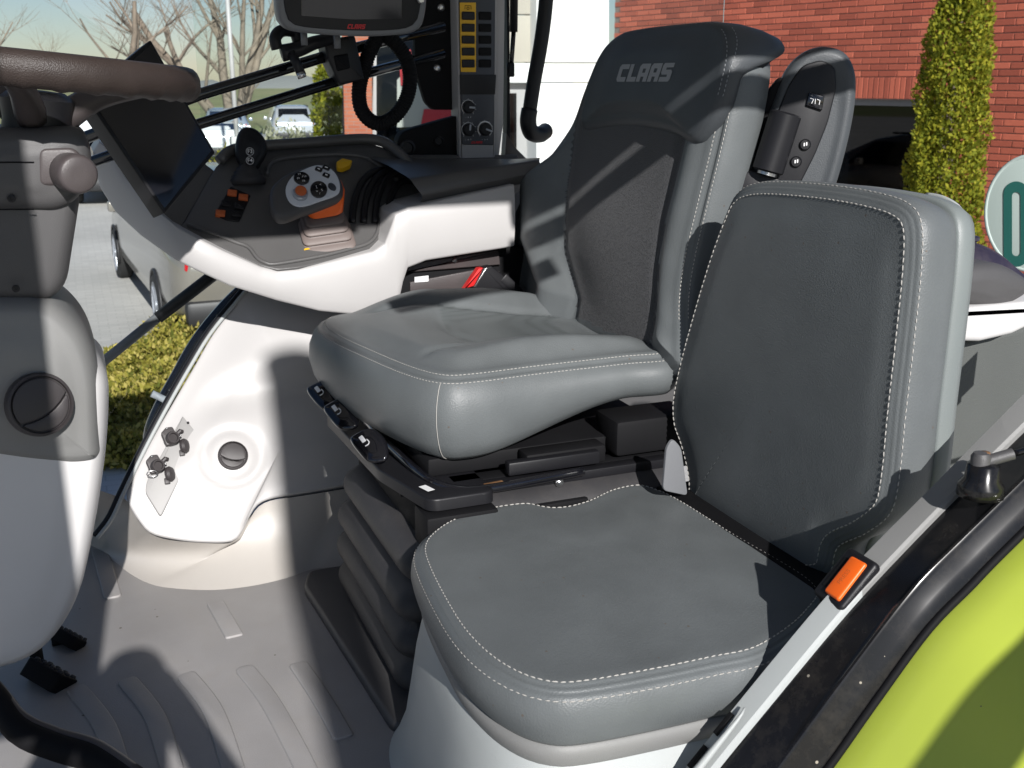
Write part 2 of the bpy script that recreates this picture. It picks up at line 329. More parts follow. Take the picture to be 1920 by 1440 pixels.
def vent(name, o, ax, up, rad, m, parent, th=.012):
    ax = V(ax).normalized(); u = (V(up) - ax * V(up).dot(ax)).normalized(); fr = Fr(o, u.cross(ax), u)
    b = obj(name, lathe(o, fr.n, [(rad, -.006), (rad, th * .6), (rad * .97, th * .9), (rad * .9, th), (rad * .87, th * .55), (rad * .5, th * .5)], 40), m, parent, auto=.7)
    # two bowed louvres
    up_ = [(rad * .84 * math.cos(a), rad * .84 * math.sin(a)) for a in [R(-8 + 196 * i / 20) for i in range(21)]] + [(rad * .84 * x, -rad * (.12 + .22 * (1 - x * x))) for x in (-.9, -.6, -.3, 0, .3, .6, .9)]
    lo_ = [(rad * .84 * math.cos(a), rad * .84 * math.sin(a)) for a in [R(197 + 146 * i / 16) for i in range(17)]] + [(rad * .84 * x, -rad * (.16 + .22 * (1 - x * x))) for x in (.9, .6, .3, 0, -.3, -.6, -.9)]
    obj('louvre', slab(fr.off(th * .95), up_, th * .5, .002), m, b, auto=.6)
    obj('louvre', slab(fr.off(th * .82), lo_, th * .4, .002), m, b, auto=.6)
    return b
vent('air_vent', vent_o, PAN.n, (.25, 0, 1), .0335, 'vent_brown', cab)
# socket plate with two capped power sockets
plp = PAN.t([(342, 783), (374, 822), (301, 972), (272, 925), (275, 905)])
plate = obj('socket_plate', slab(PAN.off(.013), rnd(plp, [.002, .003, .01, .01, .01]), .02, .0015), 'plate_grey', cab, auto=.6)
def socket(px, s, ring):
    u, v = px; a, b = PAN.t([(u, v)])[0]; f = PAN.off(.014)
    k = join(slab(Fr(f.p(a, b, .014), f.u, f.v), rnd([(-.018 * s, .012), (-.006, .024), (.008, .024), (.014, .008), (.012, -.016), (-.010, -.018)], .003), .016, .002), lathe(f.p(a + .001, b - .003, 0), f.n + f.u * .3, [(.015, -.004), (.015, .02), (.0135, .024), (.010, .024), (.009, .018)], 20),
             tube([f.p(a + .012, b + .004, .006), f.p(a + .024, b + .014, .008), f.p(a + .028, b + .012, .004)], .005, 8))
    sk = obj('power_socket', k, 'vent_brown', cab, auto=.6)
    cp = join(lathe(f.p(a + .028, b - .022, .004), f.n * .5 + f.u * .9, [(.002, -.004), (.0165, -.003), (.0175, .003), (.014, .008), (.004, .011)], 22), box((-.006, -.026, -.004), (.006, -.012, .003), .002, Fr(f.p(a + .022, b - .018, .006), f.u, f.v)))
    obj('cap', cp, 'vent_brown', sk, auto=.6)
    for o_ in (f.p(a + .022, b - .002, .018), f.p(a - .004, b + .020, .014)): obj('pin', lathe(o_, f.n, [(.002, 0), (.0022, .004), (.001, .005)], 8), 'steel', sk)
    if ring: obj('wire_ring', tube([f.p(a - .008 + .011 * math.cos(t), b - .020 + .006 * math.sin(t), .02 + .004 * math.sin(t)) for t in [R(20 * i) for i in range(18)]], .0012, 6, closed=True), 'steel', sk)
socket((318, 826), 1, False); socket((290, 878), 1, True)
for q in ((352, 796), (369, 830)): obj('bolt', lathe(PAN.p(*PAN.t([q])[0], .012), PAN.n, [(.003, 0), (.003, .003), (.001, .004)], 10), 'black_plastic', plate)
# moulded riser between floor and panel
tp = cr([PAN.p(*PAN.t([q])[0], -.004) for q in [(150, 905), (205, 925), (238, 938), (262, 980), (288, 1003), (335, 1014), (432, 1018), (455, 1003), (472, 967), (487, 948), (512, 937), (560, 930), (650, 915), (760, 890)]], 60, False)
bt = cr([W(u, v, z=-.004) for u, v in [(60, 985), (130, 1010), (190, 1040), (235, 1082), (270, 1102), (330, 1110), (400, 1112), (460, 1106), (510, 1096), (545, 1086), (575, 1075), (600, 1070), (680, 1065), (760, 1060)]], 60, False)
rows = []
for k in range(9):
    t = k / 8; rows.append([b.lerp(a, t) + V((0, 0, .0)) + V((0, .020 * math.sin(t * math.pi) - .02 * sst(0, .18, 1 - t) * 0, -.012 * math.sin(t * math.pi))) for a, b in zip(tp, bt)])
obj('floor_riser', sheet(rows), 'beige_plastic', cab)
# wall behind everything at the right hand side, below the window
obj('side_wall', slab(FY(2.60, 0, 0), rect(.42, -.02, 1.6, .80), .03, .004), 'mid_grey_plastic', cab, auto=.5)
# window gasket beside the panel and the handrail outside the glass
gk = [PAN.p(*PAN.t([q])[0]) for q in [(470, 530), (440, 566), (392, 625), (352, 690), (315, 755), (280, 820), (250, 880), (226, 930), (205, 975), (178, 1010)]]
obj('window_gasket', tube([p + V((0, .012, 0)) for p in gk], .0085, 8, sm=40), 'black_plastic', cab)
obj('gasket_edge', tube([p + V((.004, .0, 0)) for p in gk], .0045, 8, sm=40), 'light_grey_plastic', cab)
# sill: grey trim strip, black sill, lime fender, all rising to the rear over the wheel
def line(pts, y, n=40): return cr([W(u, v, y=y) for u, v in pts], n, False)
Linn = line([(1120, 1660), (1284, 1440), (1405, 1288), (1531, 1136), (1617, 1041), (1738, 919), (1920, 735), (2100, 555)], 1.0)
Lout = line([(1168, 1660), (1340, 1440), (1455, 1300), (1570, 1162), (1651, 1072), (1781, 937), (1920, 800), (2110, 615)], .965)
Lcre = line([(1310, 1640), (1460, 1440), (1590, 1265), (1711, 1109), (1800, 1018), (1886, 934), (2120, 705)], .905)
Lbot = line([(1385, 1650), (1546, 1440), (1640, 1308), (1740, 1172), (1820, 1090), (1886, 1022), (2120, 795)], .885)
dz = lambda L, a: [p + V(a) for p in L]
def zx(L, x):
    for p, q in zip(L, L[1:]):
        if p.x <= x <= q.x: return p.z + (q.z - p.z) * (x - p.x) / max(1e-6, q.x - p.x)
    return L[0].z if x < L[0].x else L[-1].z
xs_ = [max(Lout[0].x, Lcre[0].x) + i * (min(Lout[-1].x, Lcre[-1].x) - max(Lout[0].x, Lcre[0].x)) / 59 for i in range(60)]
O_ = [V((x, .965, zx(Lout, x) - .010)) for x in xs_]; C_ = [V((x, .905, zx(Lcre, x))) for x in xs_]; B2 = [V((x, .885, min(zx(Lbot, x), zx(Lcre, x) - .03))) for x in xs_]
sil = sheet([dz(O_, (0, .004, -.03)), dz(O_, (0, .003, 0))] + [[p.lerp(q, k) for p, q in zip(O_, C_)] for k in (.25, .5, .8, .9)] + [dz(C_, (0, .004, .0015)), dz(C_, (0, .001, .0005)), dz(C_, (0, -.001, -.003)), dz(C_, (0, -.002, -.008)), [p.lerp(q, .5) + V((0, -.003, 0)) for p, q in zip(C_, B2)], B2, dz(B2, (0, .02, -.03))])
obj('door_sill', sil, 'sill_black', cab, auto=.6)
seal = tube(dz(Lbot, (0, -.002, -.004)), .0055, 8); obj('sill_seal', seal, 'black_matt', cab)
# trim strip in two pieces with the buckle between them
def strip(i0, i1, m):
    a, b = Linn[i0:i1], Lout[i0:i1]
    return sheet([dz(a, (0, .004, -.06)), dz(a, (0, .001, -.004)), dz(a, (0, -.002, 0)), [p.lerp(q, .5) + V((0, 0, .001)) for p, q in zip(a, b)], [p.lerp(q, .86) for p, q in zip(a, b)], [p.lerp(q, .95) + V((0, 0, -.004)) for p, q in zip(a, b)], dz(b, (0, 0, -.012)), dz(b, (0, 0, -.03))])
kb = min(range(40), key=lambda i: (Linn[i] - W(1575, 1090, y=1.0)).length)
obj('trim_strip', strip(0, kb + 1, 0), 'light_grey_plastic', cab, auto=.35); obj('trim_strip', strip(kb, 31, 0), 'grey_plastic', cab, auto=.35); obj('trim_strip', strip(30, 40, 0), 'grey_plastic', cab, auto=.35)
# the grab recess and two slots in the lower strip
dsl = (Linn[14] - Linn[8]).normalized()
SLF = Fr(W(1345, 1380, y=.985), dsl, (0, 1, 0)) if False else None
for u, v in ((1358, 1358), (1309, 1420)):
    o = W(u, v, y=.992); f = Fr(o, dsl, V((0, 1, 0)))
    if f.n.z < 0: f = Fr(o, dsl, V((0, -1, 0)))
    obj('trim_slot', slab(f.off(.0035), rect(-.017, -.0035, .017, .0035), .004, .0005), 'black_matt', cab)
f = Fr(W(1360, 1385, y=.973), dsl, V((0, 1, 0)))
if f.n.z < 0: f = Fr(f.o, dsl, V((0, -1, 0)))
gr = [f.p(-.14, 0, .003), f.p(-.02, 0, .004), f.p(.03, .001, .003), f.p(.045, .006, .001)]
obj('grab_ridge', tube(gr, lambda t: .0055 * (1 - .75 * t ** 3), 8, sm=20), 'light_grey_plastic', cab)
# fender
rows = [dz(Lbot, (0, .004, -.012)), dz(Lbot, (0, -.010, -.006)), dz(Lbot, (0, -.05, -.008)), dz(Lbot, (0, -.12, -.02)), dz(Lbot, (0, -.22, -.05)), dz(Lbot, (0, -.32, -.10)), dz(Lbot, (0, -.40, -.20)), dz(Lbot, (0, -.42, -.45))]
obj('fender', sheet(rows), 'lime', cab)
# gas strut on its ball joint
jb = W(1840, 905, y=.925); jt = W(1838, 868, y=.925)
st = obj('strut_mount', join(lathe(jb + V((0, 0, -.006)), (0, 0, 1), [(.028, -.01), (.027, .004), (.021, .012), (.019, .030), (.014, .033), (.006, .034)], 20)), 'sill_black', cab)
obj('ball_joint', lathe(jb + V((0, 0, .026)), (0, 0, 1), [(.008, 0), (.010, .002), (.010, .006), (.006, .008), (.006, .014)], 14), 'brass_rust', st)
sdv = (W(1920, 845, y=.905) - jt).normalized()
obj('strut_socket', join(lathe(jt + V((0, 0, .002)), (0, 0, 1), [(.003, -.013), (.0115, -.012), (.012, .006), (.009, .011), (.002, .012)], 18), tube([jt, jt + sdv * .02, jt + sdv * .021, jt + sdv * .04], lambda t: .0075, 12)), 'mid_grey_plastic', st, auto=.6)
obj('strut_rod', tube([jt + sdv * .035, jt + sdv * .55], .0042, 12), 'black_gloss', st)
# roof with the door head, rail, pillar and added shade bars (above and beside the frame, they shade the inside)
obj('roof', box((-.75, .70, 1.66), (1.75, 2.85, 1.78), .03), 'white_plastic', cab)
obj('door_head', box((-.7, .73, 1.635), (.45, .79, 1.68), .01), 'black_plastic', cab); obj('rear_door_head', box((.80, .73, 1.592), (1.7, .79, 1.68), .01), 'black_plastic', cab)
obj('grab_rail', tube([(.80, .76, 1.528), (1.6, .76, 1.528)], .027, 12), 'black_plastic', cab)
obj('seat_shade_bar', tube([(.46, .6, 1.445), (.66, .6, 1.49), (.84, .6, 1.515)], .026, 12), 'black_plastic', cab)  # unseen bar, added to throw the dark band across the driver cushion
hr = [p + V((-.06, -.84, .36)) for p in Lbot[6:]]; obj('fender_shade_bar', tube(hr, .024, 12), 'black_plastic', cab)  # added out of view, its shadow makes the dark band on the fender
obj('front_pillar', tube([(-.62, .80, -.4), (-.62, .80, .5), (-.66, .86, 1.60)], .045, 12, sm=16), 'black_plastic', cab)
# window panes at the far side and front
obj('window_pane', slab(FY(2.72, 0, 0), rect(.30, .80, 1.75, 1.655), .004, .0005), 'cab_glass', cab, auto=.5)
wp = [W(u, v, y=2.52) for u, v in [(478, 528), (300, 778), (110, 1080)]]
obj('front_pane', (lambda v: (v, [(0, 1, 2, 3)]))([V((-.5, 2.30, -.15)), V((.28, 2.60, .12)), V((.48, 2.72, .9)), V((-.45, 2.45, 1.58))]), 'cab_glass', cab)
# ================================================================== driver seat
ds = thing('driver_seat', 'large grey leather driver seat with logo headrest and raised armrest', 'seat', (.75, 1.95, 0))
CF = FZ(.58)
co = [(1.0, 1.678), (.90, 1.676), (.73, 1.672), (.61, 1.664), (.55, 1.68), (.510, 1.76), (.472, 1.92), (.447, 2.06), (.446, 2.18), (.50, 2.255), (.65, 2.265), (.80, 2.26), (.92, 2.24), (1.0, 2.2), (1.035, 2.0), (1.035, 1.8)]
def cdp(x, y): return .155 - .075 * sst(.6, .92, x) - .02 * sst(1.9, 2.2, y)
def dd(k, c=0): return lambda x, y: -cdp(x, y) * k + c
def cush_h(x, y, t):
    s = (y - 1.965) / .30; l = (x - .46) / .57; k = sst(0, .2, t)
    a = abs(s); b = .047 * gs(a, .74, .24) * sst(.12, .42, l) if s > 0 else .034 * gs(a, .70, .22) * sst(.15, .5, l)
    sl = .44 - .07 * sst(.35, .1, l) if s > 0 else .45
    seam = .007 * gs(a, .45 + .14 * (1 - sst(.3, .75, l)), .035) * sst(.12, .2, l) + .007 * gs(l, .36 + .10 * a, .03) * sst(.5, .3, a)
    return .0075 + k * (b + .020 * gs(l, .20, .17) - .022 * sst(.55, 1, l) - seam)
prof = [(.055, dd(1)), (.02, dd(.98)), (.0, dd(.9)), (-.014, dd(.74)), (-.022, dd(.5)), (-.020, dd(.28)), (-.010, dd(.1)), (-.002, dd(0, -.006)), (.001, dd(0, -.002)), (.004, dd(0, -.003)), (.007, dd(0, -.0035)), (.010, dd(0, .001)), (.014, dd(0, .004)), (.020, dd(0, .0072))]
cm, rg = cushion(CF, co, prof, cush_h, N=200, M_=46)
seat = obj('seat_cushion', cm, 'leather', ds)
k_perf = addm(seat, 'perforated')
c0 = WL[seat.name]
for p in seat.data.polygons:
    q = p.center + c0; s = abs((q.y - 1.965) / .30); l = (q.x - .46) / .57
    if q.z > .575 and l > .36 + .10 * s and s < .45 + .14 * (1 - sst(.3, .75, l)): p.material_index = k_perf
up = V((0, 0, 1)); outw = lambda p: (V((p.x - .76, p.y - 1.95, .25))).normalized()
rim = [i for i in range(200)]
obj('stitching', join(stitches(rg[7], outw, closed=True, r_=.0008, lift=.0004, dash=.005, gap=.0025), stitches(rg[12], lambda p: (outw(p) + up * 2).normalized(), closed=True, r_=.0008, lift=.0005, dash=.005, gap=.0025)), 'thread', seat, kind='stuff')
# vertical seam at the front corner
ci = min(range(200), key=lambda i: (rg[7][i] - V((.548, 1.682, .574))).length)
sp = [rg[k][ci] + outw(rg[k][ci]) * .0006 for k in range(1, 8)]
obj('corner_seam', tube(sp, .0007, 6, sm=24), 'thread', seat)
# ---- backrest
BF = FX(1.0, .60, 0, R(10))
bo_px = [(990, 585), (966, 515), (957, 450), (968, 398), (1003, 330), (1045, 276), (1078, 225), (1098, 170), (1120, 118), (1150, 84), (1200, 66), (1260, 58), (1330, 56), (1368, 72), (1380, 112), (1370, 190), (1348, 290), (1322, 395), (1300, 490), (1290, 560), (1288, 640), (1270, 700), (1130, 680), (1040, 640)]
bo = BF.t(bo_px)
def ubnd(v):   # left and right edge of the fabric insert at height v
    L = BF.t([(1097, 560), (1073, 470), (1075, 360), (1088, 240), (1110, 120)]); Rr = BF.t([(1240, 600), (1248, 500), (1262, 400), (1292, 270), (1330, 120)])
    def ip(T):
        T = sorted(T, key=lambda q: q[1])
        if v <= T[0][1]: return T[0][0]
        for a, b in zip(T, T[1:]):
            if v <= b[1]: return a[0] + (b[0] - a[0]) * (v - a[1]) / (b[1] - a[1])
        return T[-1][0]
    return ip(L), ip(Rr)
ubc = {}
def ub(v):
    k = round(v, 3)
    if k not in ubc: ubc[k] = ubnd(k)
    return ubc[k]
def back_h(x, y, t):
    a, b = ub(y); k = sst(0, .16, t); m_ = (a + b) / 2; hw = (b - a) / 2; s = abs(x - m_) / hw
    return .012 + k * ((.055 if x < m_ else .034) * gs(s, 1.62, .46) + .016 * gs(y, .16, .12) * gs(s, 0, .9) - .008 * gs(s, 1.0, .07) + .008 * (1 - s * s if s < 1 else 0))
bp = [(.07, -.098), (.03, -.094), (.006, -.078), (-.005, -.052), (-.008, -.027), (-.005, -.008), (-.001, -.001), (.003, .0015), (.006, .000), (.010, .005), (.015, .009), (.02, .012)]
bm_, rb = cushion(BF, bo, bp, back_h, N=200, M_=44)
back = obj('backrest', bm_, 'leather', ds); kf = addm(back, 'mesh_fabric'); c0 = WL[back.name]
for p in back.data.polygons:
    q = p.center + c0 - BF.o; x, y = q.dot(BF.u), q.dot(BF.v); a, b = ub(y)
    if q.dot(BF.n) > .008 and a < x < b and y > -.02: p.material_index = kf
side = [i for i in range(200) if (rb[5][i] - BF.o).dot(BF.u) > -1.80 or True]
near = [i for i in range(200) if (rb[6][i] - BF.o).dot(BF.u) > BF.t([(1240, 400)])[0][0] and .05 < (rb[6][i] - BF.o).dot(BF.v) < .46]
near.sort(key=lambda i: (rb[6][i] - BF.o).dot(BF.v))
nv = (BF.n + V((0, -1, 0))).normalized()
obj('stitching', join(stitches([rb[6][i] for i in near], nv, r_=.0008, dash=.005, gap=.0025), stitches([rb[10][i] for i in near], nv, r_=.0008, dash=.005, gap=.0025)), 'thread', back, kind='stuff')
# ---- headrest hood with the logo
HF_ = BF.off(.027)
ho = HF_.t([(1089, 238), (1093, 190), (1108, 135), (1132, 88), (1165, 60), (1210, 49), (1270, 42), (1335, 38), (1362, 52), (1370, 90), (1362, 140), (1345, 200), (1318, 250), (1296, 268), (1262, 248), (1220, 237), (1170, 232), (1125, 236)])
vt = HF_.t([(1250, 42)])[0][1]
def hdp(x, y): return .034 + .092 * sst(vt - .10, vt - .03, y)
hp = [(.012, lambda x, y: -hdp(x, y)), (.002, lambda x, y: -hdp(x, y) * .95), (-.003, lambda x, y: -hdp(x, y) * .7), (-.004, lambda x, y: -hdp(x, y) * .4), (0, lambda x, y: -hdp(x, y) * .12), (.004, -.001), (.008, .0015), (.013, .004)]
def head_h(x, y, t): return .004 + .012 * sst(0, .5, t)
hm, rh = cushion(HF_, ho, hp, head_h, N=160, M_=24)
head = obj('headrest', hm, 'leather_dark', ds)
hs = [i for i in range(160) if (rh[4][i] - HF_.o).dot(HF_.u) > HF_.t([(1300, 150)])[0][0] and vt - .14 < (rh[4][i] - HF_.o).dot(HF_.v) < vt - .012]
hs.sort(key=lambda i: (rh[4][i] - HF_.o).dot(HF_.v))
obj('stitching', join(stitches([rh[4][i] for i in hs], nv, r_=.0007, dash=.005, gap=.003), stitches([rh[6][i] for i in hs], nv, r_=.0007, dash=.005, gap=.003)), 'logo_grey', head, kind='stuff')
la = HF_.t([(1170, 156)])[0]; lb = HF_.t([(1278, 154)])[0]; lc = HF_.t([(1172, 124)])[0]
obj('logo', logo(HF_, la[0], la[1], lb[0] - la[0] - .004, lc[1] - la[1], .0168), 'logo_grey', head, smooth=False)
# ---- left armrest folded up beside the backrest
AF = Fr(W(1480, 300, y=1.62), (.86, -.5, 0), (.10, 0, 1))
ao = AF.t([(1382, 420), (1400, 350), (1425, 270), (1452, 190), (1478, 130), (1510, 98), (1548, 87), (1585, 98), (1604, 132), (1606, 180), (1597, 240), (1580, 310), (1562, 370), (1545, 430), (1460, 445)])
am, ra = cushion(AF, ao, [(.02, -.055), (.004, -.05), (-.002, -.032), (0, -.012), (.006, -.002), (.014, 0)], lambda x, y, t: -.004 * sst(0, .2, t), N=120, M_=12)
arm = obj('armrest', am, 'leather_dark', ds)
ai = AF.t([(1405, 400), (1424, 320), (1450, 230), (1478, 160), (1505, 122), (1540, 112), (1565, 125), (1568, 165), (1552, 230), (1528, 290), (1500, 345), (1480, 400)])
obj('inner_plate', slab(AF.off(.004), rnd(ai, .01), .012, .003), 'black_plastic', arm, auto=.6)
sw = AF.t([(1516, 172), (1545, 180), (1540, 208), (1510, 198)]); rk = obj('rocker_switch', slab(AF.off(.010), rnd(sw, .002), .008, .002), 'black_gloss', arm, auto=.6)
sc = AF.t([(1526, 190)])[0]; obj('symbol', join(tube([AF.p(sc[0] - .008, sc[1] + .005, .0105), AF.p(sc[0] - .002, sc[1] + .003, .0105), AF.p(sc[0] - .005, sc[1] - .004, .0105)], .0007, 5), tube([AF.p(sc[0] + .001, sc[1] + .004, .0105), AF.p(sc[0] + .001, sc[1] - .005, .0105)], .0006, 5), tube([AF.p(sc[0] + .004, sc[1] + .003, .0105), AF.p(sc[0] + .009, sc[1] + .001, .0105), AF.p(sc[0] + .008, sc[1] - .006, .0105)], .0007, 5)), 'mark_white', rk, smooth=False)
for q in ((1509, 271), (1492, 303)):
    a, b = AF.t([q])[0]; kb_ = obj('round_button', lathe(AF.p(a, b, .003), AF.n, [(.010, 0), (.010, .005), (.0085, .0065), (.008, .005), (.002, .0052)], 22), 'black_plastic', arm, auto=.6)
    obj('symbol', join(slab(Fr(AF.p(a - .002, b, .0092), AF.u, AF.v), rnd(rect(-.0012, -.003, .0012, .003), .001), .0006, .0002), slab(Fr(AF.p(a + .002, b, .0092), AF.u, AF.v), rnd(rect(-.0012, -.002, .0012, .004), .001), .0006, .0002)), 'mark_white', kb_)
t0, t1 = AF.t([(1437, 322)])[0], AF.t([(1472, 212)])[0]
ax0, ax1 = AF.p(*t0, .018), AF.p(*t1, .018)
obj('pivot_tube', tube([ax0, ax0.lerp(ax1, .03), ax0.lerp(ax1, .5), ax0.lerp(ax1, .97), ax1], lambda t: .028 if .05 < t < .95 else .024, 22), 'black_plastic', arm, auto=.7)
obj('washer', lathe(ax0.lerp(ax1, -.05), ax1 - ax0, [(.018, 0), (.018, .006)], 20), 'steel', arm, auto=.5)
obj('pivot_bracket', slab(AF.off(.012), rnd(AF.t([(1375, 330), (1410, 318), (1470, 338), (1460, 430), (1380, 430)]), .006), .04, .004), 'black_plastic', arm, auto=.6)
obj('arm_back', slab(AF.off(-.015), rnd(AF.t([(1375, 330), (1395, 290), (1440, 170), (1465, 140), (1480, 160), (1430, 300), (1405, 360)]), .01), .03, .004), 'black_matt', arm, auto=.6)
# ---- mechanism under the cushion
mech = obj('seat_pan', box((.53, 1.70, .395), (1.02, 2.2, .43), .006), 'black_matt', ds, auto=.5)
fp = FZ(.40); tray = [(.445, 2.15), (.46, 1.78), (.50, 1.60), (.62, 1.60), (.62, 2.15)]
obj('base_tray', slab(FZ(.395), rnd(tray, .02), .022, .004), 'black_plastic', ds, auto=.6)
obj('upper_frame', join(box((.56, 1.66, .36), (1.05, 1.70, .395), .006), box((.70, 1.655, .395), (.86, 1.70, .43), .006), box((.88, 1.655, .40), (1.05, 1.75, .47), .01)), 'black_matt', ds, auto=.5)
obj('slide_rail', join(box((.60, 1.635, .375), (1.02, 1.665, .393), .003), box((.66, 1.64, .40), (.84, 1.662, .425), .004)), 'black_plastic', ds, auto=.5)
obj('handle_bar', tube([(.50, 2.05, .412), (.505, 1.86, .408), (.525, 1.70, .398), (.56, 1.645, .390), (.62, 1.63, .388), (.80, 1.628, .396)], .0085, 12, sm=40), 'black_gloss', ds)
bo_ = W(1048, 904, y=1.63); obj('hex_nut', join(lathe(bo_, (0, -1, 0), [(.0085, -.004), (.0085, .004), (.007, .005)], 6), lathe(bo_, (0, -1, 0), [(.004, 0), (.004, .008), (.003, .009)], 12)), 'steel', ds, auto=.4)
gp = W(925, 908, y=1.635); obj('grease_clip', box((-.018, -.006, -.004), (.018, .004, .004), .002, Fr(gp, (1, 0, .05), (0, 1, 0))), 'brass_rust', ds, auto=.5)
obj('lower_box', join(box((.49, 1.585, .30), (.62, 1.66, .368), .006), box((.62, 1.60, .30), (.80, 1.64, .355), .006), box((.5, 1.66, .28), (1.0, 2.1, .36), .006)), 'black_matt', ds, auto=.5)
obj('side_rail', tube([(.458, 2.16, .388), (.475, 1.80, .384), (.512, 1.605, .38)], .005, 8, sm=14), 'brown_plastic', ds)
for y_, nm in ((2.075, 0), (1.985, 1), (1.825, 2)):
    pn = V((-.42, -.50, .75)).normalized(); pu = V((.25, -.8, -.40)); pu = (pu - pn * pu.dot(pn)).normalized(); f = Fr((.425 + .014 * nm, y_, .462 - .016 * nm), pu, pn.cross(pu))
    lv = obj('paddle_lever', cushion(f, [(-.036, -.012), (-.028, -.020), (0, -.021), (.03, -.018), (.046, -.004), (.05, .012), (.03, .026), (0, .030), (-.028, .020)], [(.004, -.012), (0, -.008), (-.001, -.004), (.001, -.001), (.004, 0)], lambda x, y, t: .003 * sst(0, .5, t), N=48, M_=8)[0], 'black_gloss', ds)
    obj('symbol', join(slab(f.off(.0044), rnd(rect(-.020, -.006, -.004, .002), .001), .0008, .0002), tube([f.p(-.006, .004, .0042), f.p(.002, .0045, .0042), f.p(.006, 0, .0042), f.p(.005, -.006, .0042)], .0011, 6, sm=10)), 'mark_white', lv)
for q, a in (((690, 785), .03), ((800, 915), .022)):
    o = W(*q, z=.3995 if q[0] < 750 else .40); obj('label_sticker', slab(Fr(o, (.3, -1, 0), (1, .3, 0)), rect(-.014, -.007, .014, .007), .0004, .0001), 'mark_white' if q[0] > 750 else 'terminal_grey', ds, smooth=False)
for i in range(5):
    y_ = 2.02 - i * .095; obj('tray_slot', box((.452 + (2.15 - y_) * .085, y_ - .006, .355), (.462 + (2.15 - y_) * .085, y_ + .006, .368), .001), 'black_matt', ds)
# bellows: folds of rubber, one ring each
def rr(x0, y0, x1, y1, r_, n=6): return rnd(rect(x0, y0, x1, y1), r_, n)
fz = [(.335, .500, 2.085), (.262, .458, 2.105), (.188, .446, 2.118), (.118, .442, 2.122), (.050, .442, 2.122)]
bl = []
for k, (z_, x_, y_) in enumerate(fz):
    base = rr(x_, 1.60, 1.02, y_, .05)
    ringz = [(.075, .046), (.034, .040), (.010, .022), (.002, .010), (0, -.002), (.002, -.012), (.012, -.022), (.075, -.036)]
    vs, fs = [], []; n = len(base)
    for ins, h in ringz: vs += [V((x, y, z_ + h)) for x, y in inset(base, ins)]
    for i in range(len(ringz) - 1):
        for j in range(n): fs.append((i * n + j, i * n + (j + 1) % n, (i + 1) * n + (j + 1) % n, (i + 1) * n + j))
    obj('bellows_fold', (vs, fs), 'rubber', ds)
obj('bellows_core', box((.52, 1.66, 0), (.97, 2.03, .37), .02), 'black_matt', ds)
pl_ = obj('seat_plinth', slab(FZ(.018), rnd([(.375, 2.13), (.41, 1.55), (1.05, 1.5), (1.05, 2.2), (.40, 2.2)], .02), .02, .008, 4), 'mid_grey_plastic', ds)
# red buckle beside the cushion
bk = thing('seat_belt_buckle', 'black seat belt buckle with red button at the far side of the driver seat', 'buckle', W(915, 560, y=2.29))
f = FY(2.335)
obj('housing', slab(f, rnd(f.t([(906, 502), (922, 499), (1000, 560), (1000, 600), (900, 560), (884, 536)]), .003), .026, .003), 'black_plastic', bk, auto=.5)
obj('release_button', slab(f.off(.003), rnd(f.t([(897, 503), (906, 502), (888, 536), (874, 540), (868, 545)]), .002), .02, .002), 'red', bk, auto=.5)
obj('metal_edge', slab(f.off(.004), f.t([(910, 502), (914, 501), (892, 537), (888, 538)]), .004, .001), 'steel', bk, auto=.5)
# ================================================================== instructor seat
ins = thing('instructor_seat', 'small grey leather passenger seat on a pale plastic pedestal, nearest the door', 'seat', (.7, 1.25, 0))
QF = FZ(.36)
qo = QF.t([(1440, 1218), (1340, 1243), (1230, 1266), (1111, 1287), (1040, 1291), (970, 1274), (905, 1236), (852, 1182), (812, 1115), (786, 1058), (780, 1025), (797, 998), (840, 970), (905, 949), (985, 938), (1040, 946), (1090, 936), (1140, 914), (1195, 904), (1240, 914), (1290, 938), (1390, 1000), (1540, 1092), (1530, 1150)])
def qd(k, c=0): return -.088 * k + c
qp = [(.04, -.092), (.012, -.09), (.002, -.078), (-.006, -.058), (-.009, -.042), (-.007, -.026), (-.003, -.016), (-.0005, -.011), (.003, -.0105), (.005, -.008), (.007, -.005), (.0085, -.0055), (.011, -.002), (.015, -.0003), (.02, .0005)]
def q_h(x, y, t): return .0005 + .010 * sst(0, .7, t)
qm, rq = cushion(QF, qo, qp, q_h, N=200, M_=24)
sq = obj('seat_cushion', qm, 'leather', ins)
ow = lambda p: V((p.x - .72, p.y - 1.25, .12)).normalized()
sel = [i for i in range(200)]
obj('stitching', join(stitches(rq[6], ow, closed=True, dash=.0068, gap=.0034, r_=.0008), stitches(rq[13], V((0, 0, 1)), closed=True, dash=.0068, gap=.0030, r_=.0010)), 'thread', sq, kind='stuff')
# pale lip and pedestal
lip = cushion(FZ(.275), [(x, y) for x, y in inset([(q.x, q.y) for q in cr(qo, 120)], .006)], [(.03, -.045), (.008, -.04), (0, -.02), (0, -.002), (.006, 0)], lambda x, y, t: 0, smoothed=False, M_=3)[0]
obj('seat_base', lip, 'grey_plastic', ins)
po = [(q.x, q.y) for q in cr(qo, 120)]; ped = []
for ins_, z_ in ((.03, .262), (.016, .25), (.006, .225), (.0, .19), (-.006, .13), (-.014, .06), (-.03, .015), (-.05, -.02)): 
    ped.append([V((x - max(0, .25 - z_) * .06, y - max(0, .25 - z_) * .25 * sst(1.35, 1.05, y), z_)) for x, y in inset(po, ins_)])
n = 120; vs = [v for r_ in ped for v in r_]; fs = [(k * n + i, k * n + (i + 1) % n, (k + 1) * n + (i + 1) % n, (k + 1) * n + i) for k in range(len(ped) - 1) for i in range(n)] + [tuple(range(n))]
obj('pedestal', (vs, fs), 'light_grey_plastic', ins)
